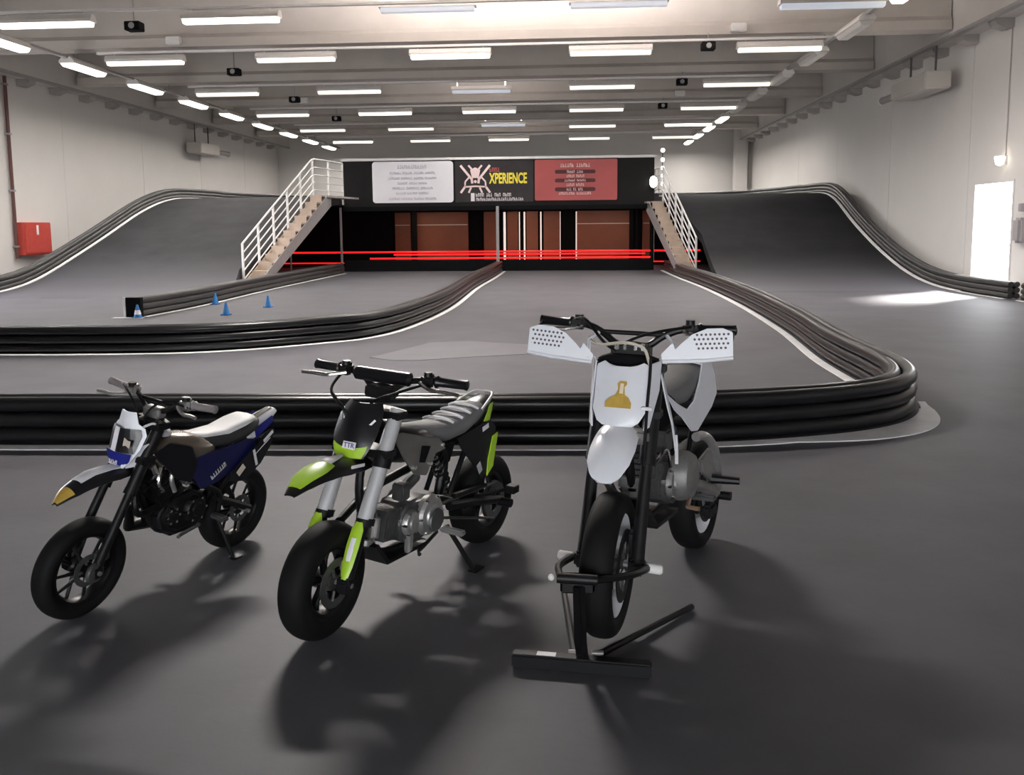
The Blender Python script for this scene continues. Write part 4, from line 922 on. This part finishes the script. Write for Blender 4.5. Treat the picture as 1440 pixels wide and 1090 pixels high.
# instrument pocket behind the plate
b.p('head_pocket', G().prism([(-.10, .96), (-.115, 1.0), (-.07, 1.015), (.07, 1.015), (.115, 1.0), (.10, .96), (.0, .93)], .78, .85, 'x'), BLK, st=True, bevel=.006)
BEIGE = mat('beige_cable', (.55, .50, .42), .5)
b.cable([(.76, -.17, 1.06), (.88, -.10, 1.055), (.93, .0, 1.075), (.92, .07, 1.06), (.91, .095, 1.0)], .006, BEIGE, st=True)
b.cable([(.73, .24, 1.125), (.84, .15, 1.12), (.90, .06, 1.10), (.88, -.02, 1.06)], .006, STB, st=True)
b.cable([(.73, -.24, 1.125), (.82, -.17, 1.14), (.87, -.09, 1.07), (.86, -.04, 1.03)], .006, STB, st=True)
b.cable([(.912, .098, 1.02), (.93, .10, .95), (.965, .10, .85), (.985, .10, .74), (1.0, .10, .65)], .0065, GLB, st=True)
b.p('cable_clip', G().cbox((.968, .10, .85), (.02, .04, .012)), STKW, st=True, bevel=.003)
# front plate
rows = []
for t, w, x, e in ((0, .052, 1.005, .012), (.06, .075, 1.003, .014), (.25, .098, .985, .022), (.55, .104, .955, .03), (.82, .106, .928, .034), (.93, .098, .918, .03), (1, .072, .912, .018)):
    z = .785+.215*t; rows.append([(x-e*(abs(k)/4)**1.8, w*k/4, z-(.02*(1-(k/4)**2) if t == 1 else 0)) for k in range(-4, 5)])
pl = b.plate('number_plate', rows, .006, BWH)
PM3 = frame((.968, 0, .885), (0, 1, 0), (-.42, 0, 1))
def poly_on(poly, nm, m, dz=.004):
    rr = []
    return b.p(nm, G().prism(poly, dz, dz+.002, 'z', PM3), m, pl, st=True, smooth=0)
poly_on([(-.048, -.042), (-.048, -.022), (-.030, -.004), (-.014, .004), (-.006, .026), (-.010, .046), (-.002, .056), (.022, .056), (.024, .046), (.016, .034), (.020, .006), (.034, -.002), (.046, -.022), (.046, -.042)], 'emblem', GOLD, .004)
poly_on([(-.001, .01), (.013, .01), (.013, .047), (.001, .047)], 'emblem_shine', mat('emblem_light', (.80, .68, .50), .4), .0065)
b.panel('plate_wing', [(.91, 1.0), (.84, 1.005), (.87, .90), (.96, .78), (.985, .77), (.965, .86)], [.103, .128, .128, .112, .095, .107], .005, BWH, st=True)
ff = b.fender([(1.185, .628), (1.172, .652), (1.125, .706), (1.06, .75), (.97, .782), (.88, .785)], [.022, .050, .072, .078, .074, .06], [-.004, .004, .026, .038, .038, .03], .007, BWH, True)
b.p('headlight_mount', G().cbox((.955, .075, .745), (.05, .07, .06)), GREYP, st=True, bevel=.015)
# hand guards
for sg in (-1, 1):
    O = Vector((.855, sg*.255, 1.095 if sg > 0 else 1.072))
    prof = [(-.125, -.062), (-.120, .030), (-.085, .042), (-.03, .038), (.02, .015), (.06, -.022), (.078, -.042), (.088, -.018), (.128, -.062), (.122, -.088), (.05, -.082), (-.03, -.075)]
    Mg = frame(O, (.10*sg*1.0, -sg, 0), (-.18, 0, 1))
    if sg > 0: pass
    hg = b.p('hand_guard', G().prism(prof, -.003, .003, 'z', Mg), BWH, st=True, bevel=.0025)
    b.p('guard_lip', G().tube([Mg @ Vector(q) for q in ((-.125, -.062, 0), (-.03, -.076, 0), (.05, -.083, 0), (.122, -.088, 0))], .008, 8), BWH, hg, st=True)
    g = G()
    for r_ in range(4):
        for c_ in range(8):
            u = -.105+c_*.0155+(r_ % 2)*.0078; w = .022-r_*.0165-c_*.0012
            if u > .0-r_*.004+.02: continue
            for zz in (-.0042, .0032): g.lathe([(.0001, 0), (.0046, 0), (.0046, .001), (.0001, .001)], (u, w), 8, M=Mg @ Matrix.Translation((0, 0, zz)), closed=False, axis='z')
    tag(b.p('vent_holes', g, mat('vent_shadow', (.10, .10, .12), .7), hg, st=True, smooth=0), kind='stuff')
    b.p('guard_bracket', G().tube([Mg @ Vector((.11, -.075, 0)), Vector((.79, sg*.16, 1.06)), Vector((.755, sg*.13, 1.085))], .007, 8), BWH, hg, st=True)
    b.p('guard_bracket', G().tube([Mg @ Vector((-.11, -.03, 0)), Vector((.78, sg*.37, 1.095)), Vector((.715, sg*.365, 1.113))], .006, 8), STB, hg, st=True)
# frame, tank, seat, tail
b.p('frame', G().tube([(.79, 0, .93), (.66, 0, .80), (.46, 0, .70), (.34, 0, .60), (.36, 0, .40)], .024, 10, smooth=5).tube([(.81, 0, .86), (.83, 0, .65), (.78, 0, .45), (.70, 0, .345), (.46, 0, .33), (.37, 0, .40)], .018, 10, smooth=5)
    .tube([(.50, .05, .72), (.28, .07, .70), (.02, .06, .78), (-.08, .05, .81)], .012, 8).tube([(.50, -.05, .72), (.28, -.07, .70), (.02, -.06, .78), (-.08, -.05, .81)], .012, 8)
    .tube([(.36, .065, .44), (.24, .065, .60), (.08, .06, .75)], .012, 8).tube([(.36, -.065, .44), (.24, -.065, .60), (.08, -.06, .75)], .012, 8), STB)
tk = b.seat([(.76, .74, .84, .05), (.72, .70, .86, .085), (.62, .68, .855, .10), (.52, .69, .83, .09), (.46, .71, .81, .06)], BLK, 'fuel_tank')
b.panel('tank_shroud', [(.83, .95), (.77, .95), (.70, .82), (.66, .72), (.655, .62), (.665, .62), (.69, .72), (.74, .80)], [.135, .12, .12, .125, .13, .13, .13, .13], .006, BWH)
st_ = b.seat([(.68, .80, .85, .03), (.62, .775, .855, .06), (.50, .75, .845, .088), (.36, .74, .85, .10), (.22, .77, .875, .10), (.14, .80, .885, .095), (.10, .83, .884, .08)], SEATG)
sd = b.panel('side_panel', [(.70, .86), (.60, .765), (.52, .72), (.42, .645), (.34, .63), (.13, .69), (.03, .735), (.03, .82), (.06, .90), (.17, .905), (.26, .83), (.36, .765), (.46, .745), (.57, .79)], [.105, .112, .116, .122, .124, .126, .122, .116, .102, .102, .112, .118, .118, .112], .008, BWH)
rf = b.fender([(.15, .893), (.08, .905), (.0, .89), (-.08, .83)], [.10, .098, .085, .06], [.02, .02, .02, .015], .007, BWH, False, 'rear_fender')
b.p('subframe_strut', G().tube([(.645, .125, .68), (.655, .13, .62), (.658, .13, .57)], .007, 8), STKW)
# engine, dusty
en = b.engine((.53, .47), .10, (1, 0, .25), DKM, mat('dusty_aluminium', (.20, .195, .19), .55, metal=.5, noise=.2, scale=18), wid=.095, cl=.17)
b.p('clutch_drum', G().lathe([(.001, .165), (.06, .165), (.085, .155), (.098, .13), (.098, .09), (.001, .09)], (.53, .49), 28, closed=False), MATS['dusty_aluminium'], en)
b.p('carburettor', G().cbox((.55, .03, .63), (.08, .08, .09)).cyl((.55, .03, .63), (.43, .03, .66), .035, 12), DKM, en, bevel=.01)
b.p('radiator', G().cbox((.79, .0, .60), (.04, .17, .13)), DKM, en, bevel=.008)
for k in range(5): b.p('radiator_fin', G().cbox((.812, 0, .555+k*.022), (.006, .15, .006)), STB, en, smooth=0)
b.p('spark_lead', G().tube([(.70, .05, .56), (.66, .09, .62), (.64, .10, .55)], .008, 8, smooth=4), CHR, en)
b.p('exhaust', G().tube([(.72, -.02, .46), (.84, -.05, .46), (.84, -.10, .56), (.62, -.13, .64), (.35, -.14, .66), (.2, -.14, .70), (-.16, -.14, .78)], [.019, .019, .019, .019, .022, .04, .04], 12), DKM)
b.p('skid_plate', G().prism([(.82, .42), (.73, .325), (.46, .31), (.46, .327), (.72, .34), (.80, .425)], -.07, .07), STB)
b.pegs(.40, .365, .10, .21, DKM)
b.p('gear_lever', G().tube([(.46, .12, .385), (.56, .14, .37), (.57, .19, .37)], .009, 8), BRASS)
b.swingarm((.37, .41), (0, R3), .10, .026, ALU)
b.p('swingarm_brace', G().tube([(.33, .11, .60), (.24, .12, .585), (.14, .13, .52), (.08, .13, .42), (.02, .115, .29)], [.020, .022, .024, .024, .02], 10, smooth=4), ALU)
b.p('swingarm_plate', G().prism([(.30, .50), (.14, .52), (.04, .40), (.05, .33), (.18, .37), (.28, .43)], .125, .105), ALU, bevel=.01)
b.p('rear_caliper', G().cbox((.06, .085, .20), (.10, .05, .06)), STB, bevel=.012)
b.p('axle_spool', G().cyl((0, .11, R3), (0, .17, R3), .02, 12), STB)
b.p('rear_peg', G().tube([(.14, .12, .37), (.12, .24, .365)], [.022, .016], 10), STB)
b.shock((.26, 0, .42), (.40, 0, .66))
b.drive((.43, .44), (0, R3), -.075, .03, .1)
BIKE3 = b

# ------------------------------------------------------------------ front paddock stand
sd = empty('paddock_stand', (.04, 2.72, 0)); SM = Matrix.Translation((-.04, -2.72, 0))
def sp2(name, g, m, **k): return g.build(name, m, sd, M=SM, **k)
pa, pb = at(719, 940), at(916, 957)
ux = (pb-pa).normalized(); BM = frame(pa, ux, (0, 0, 1)); Lb = (pb-pa).length
sp2('base_bar', G().box((0, .002, -.045), (Lb, .05, 0), BM), STB, bevel=.006)
sp2('base_label', G().box((.085, .05, -.035), (.15, .0515, -.01), BM), STKW, smooth=0)
P0 = pa+ux*Lb*.55
w3 = BIKE3.M @ BIKE3.ST
axL, axR = w3 @ Vector((1.05, .15, FA[1])), w3 @ Vector((1.05, -.15, FA[1]))
fr = w3 @ Vector((1.05+R3+.03, 0, .20)); 
sp2('post', G().tube([Vector((fr.x-.022, pa.y+.012, .04)), Vector((fr.x-.03, fr.y-.025, .15)), Vector((fr.x-.035, fr.y-.035, .345))], .023, 4), STB, bevel=.004)
for s_, q in ((-1, at(793, 838)), (1, at(973, 858))):
    st0 = Vector((fr.x-.01+s_*.04, pa.y+.05, .028)); q2 = Vector((q.x, q.y, .014))
    sp2('leg', G().tube([st0, q2], .012, 8), STB)
    sp2('hinge_bolt', G().cyl(st0+Vector((-.02, -.015, .012)), st0+Vector((.02, -.015, .012)), .013, 10), ALU)
hc = Vector((fr.x-.04, fr.y-.045, .37))
sp2('handle_tube', G().tube([hc-ux*.065, hc+ux*.065], .017, 12), STB)
sp2('handle_knob', G().ball(hc-ux*.085, .011), NYL)
sp2('post_plate', G().cbox(hc+Vector((0, .015, -.02)), (.11, .012, .07)), STB, bevel=.006)
for ax_, s_ in ((axL, 1), (axR, -1)):
    e0 = hc+ux*(.055*s_)+Vector((0, .02, -.01)); d_ = (ax_-w3 @ Vector((1.05, 0, FA[1]))).normalized()
    mid = e0.lerp(ax_, .5)+d_*.022
    sp2('arm', G().tube([e0, mid, ax_-d_*.012], [.012, .013, .014], 8, smooth=3), STB)
    sp2('roller', G().cyl(ax_-d_*.018, ax_+d_*.040, .018, 14), NYL, bevel=.004)
tag(sd, 'black steel paddock stand with white rollers under the white bike front wheel', 'stand')
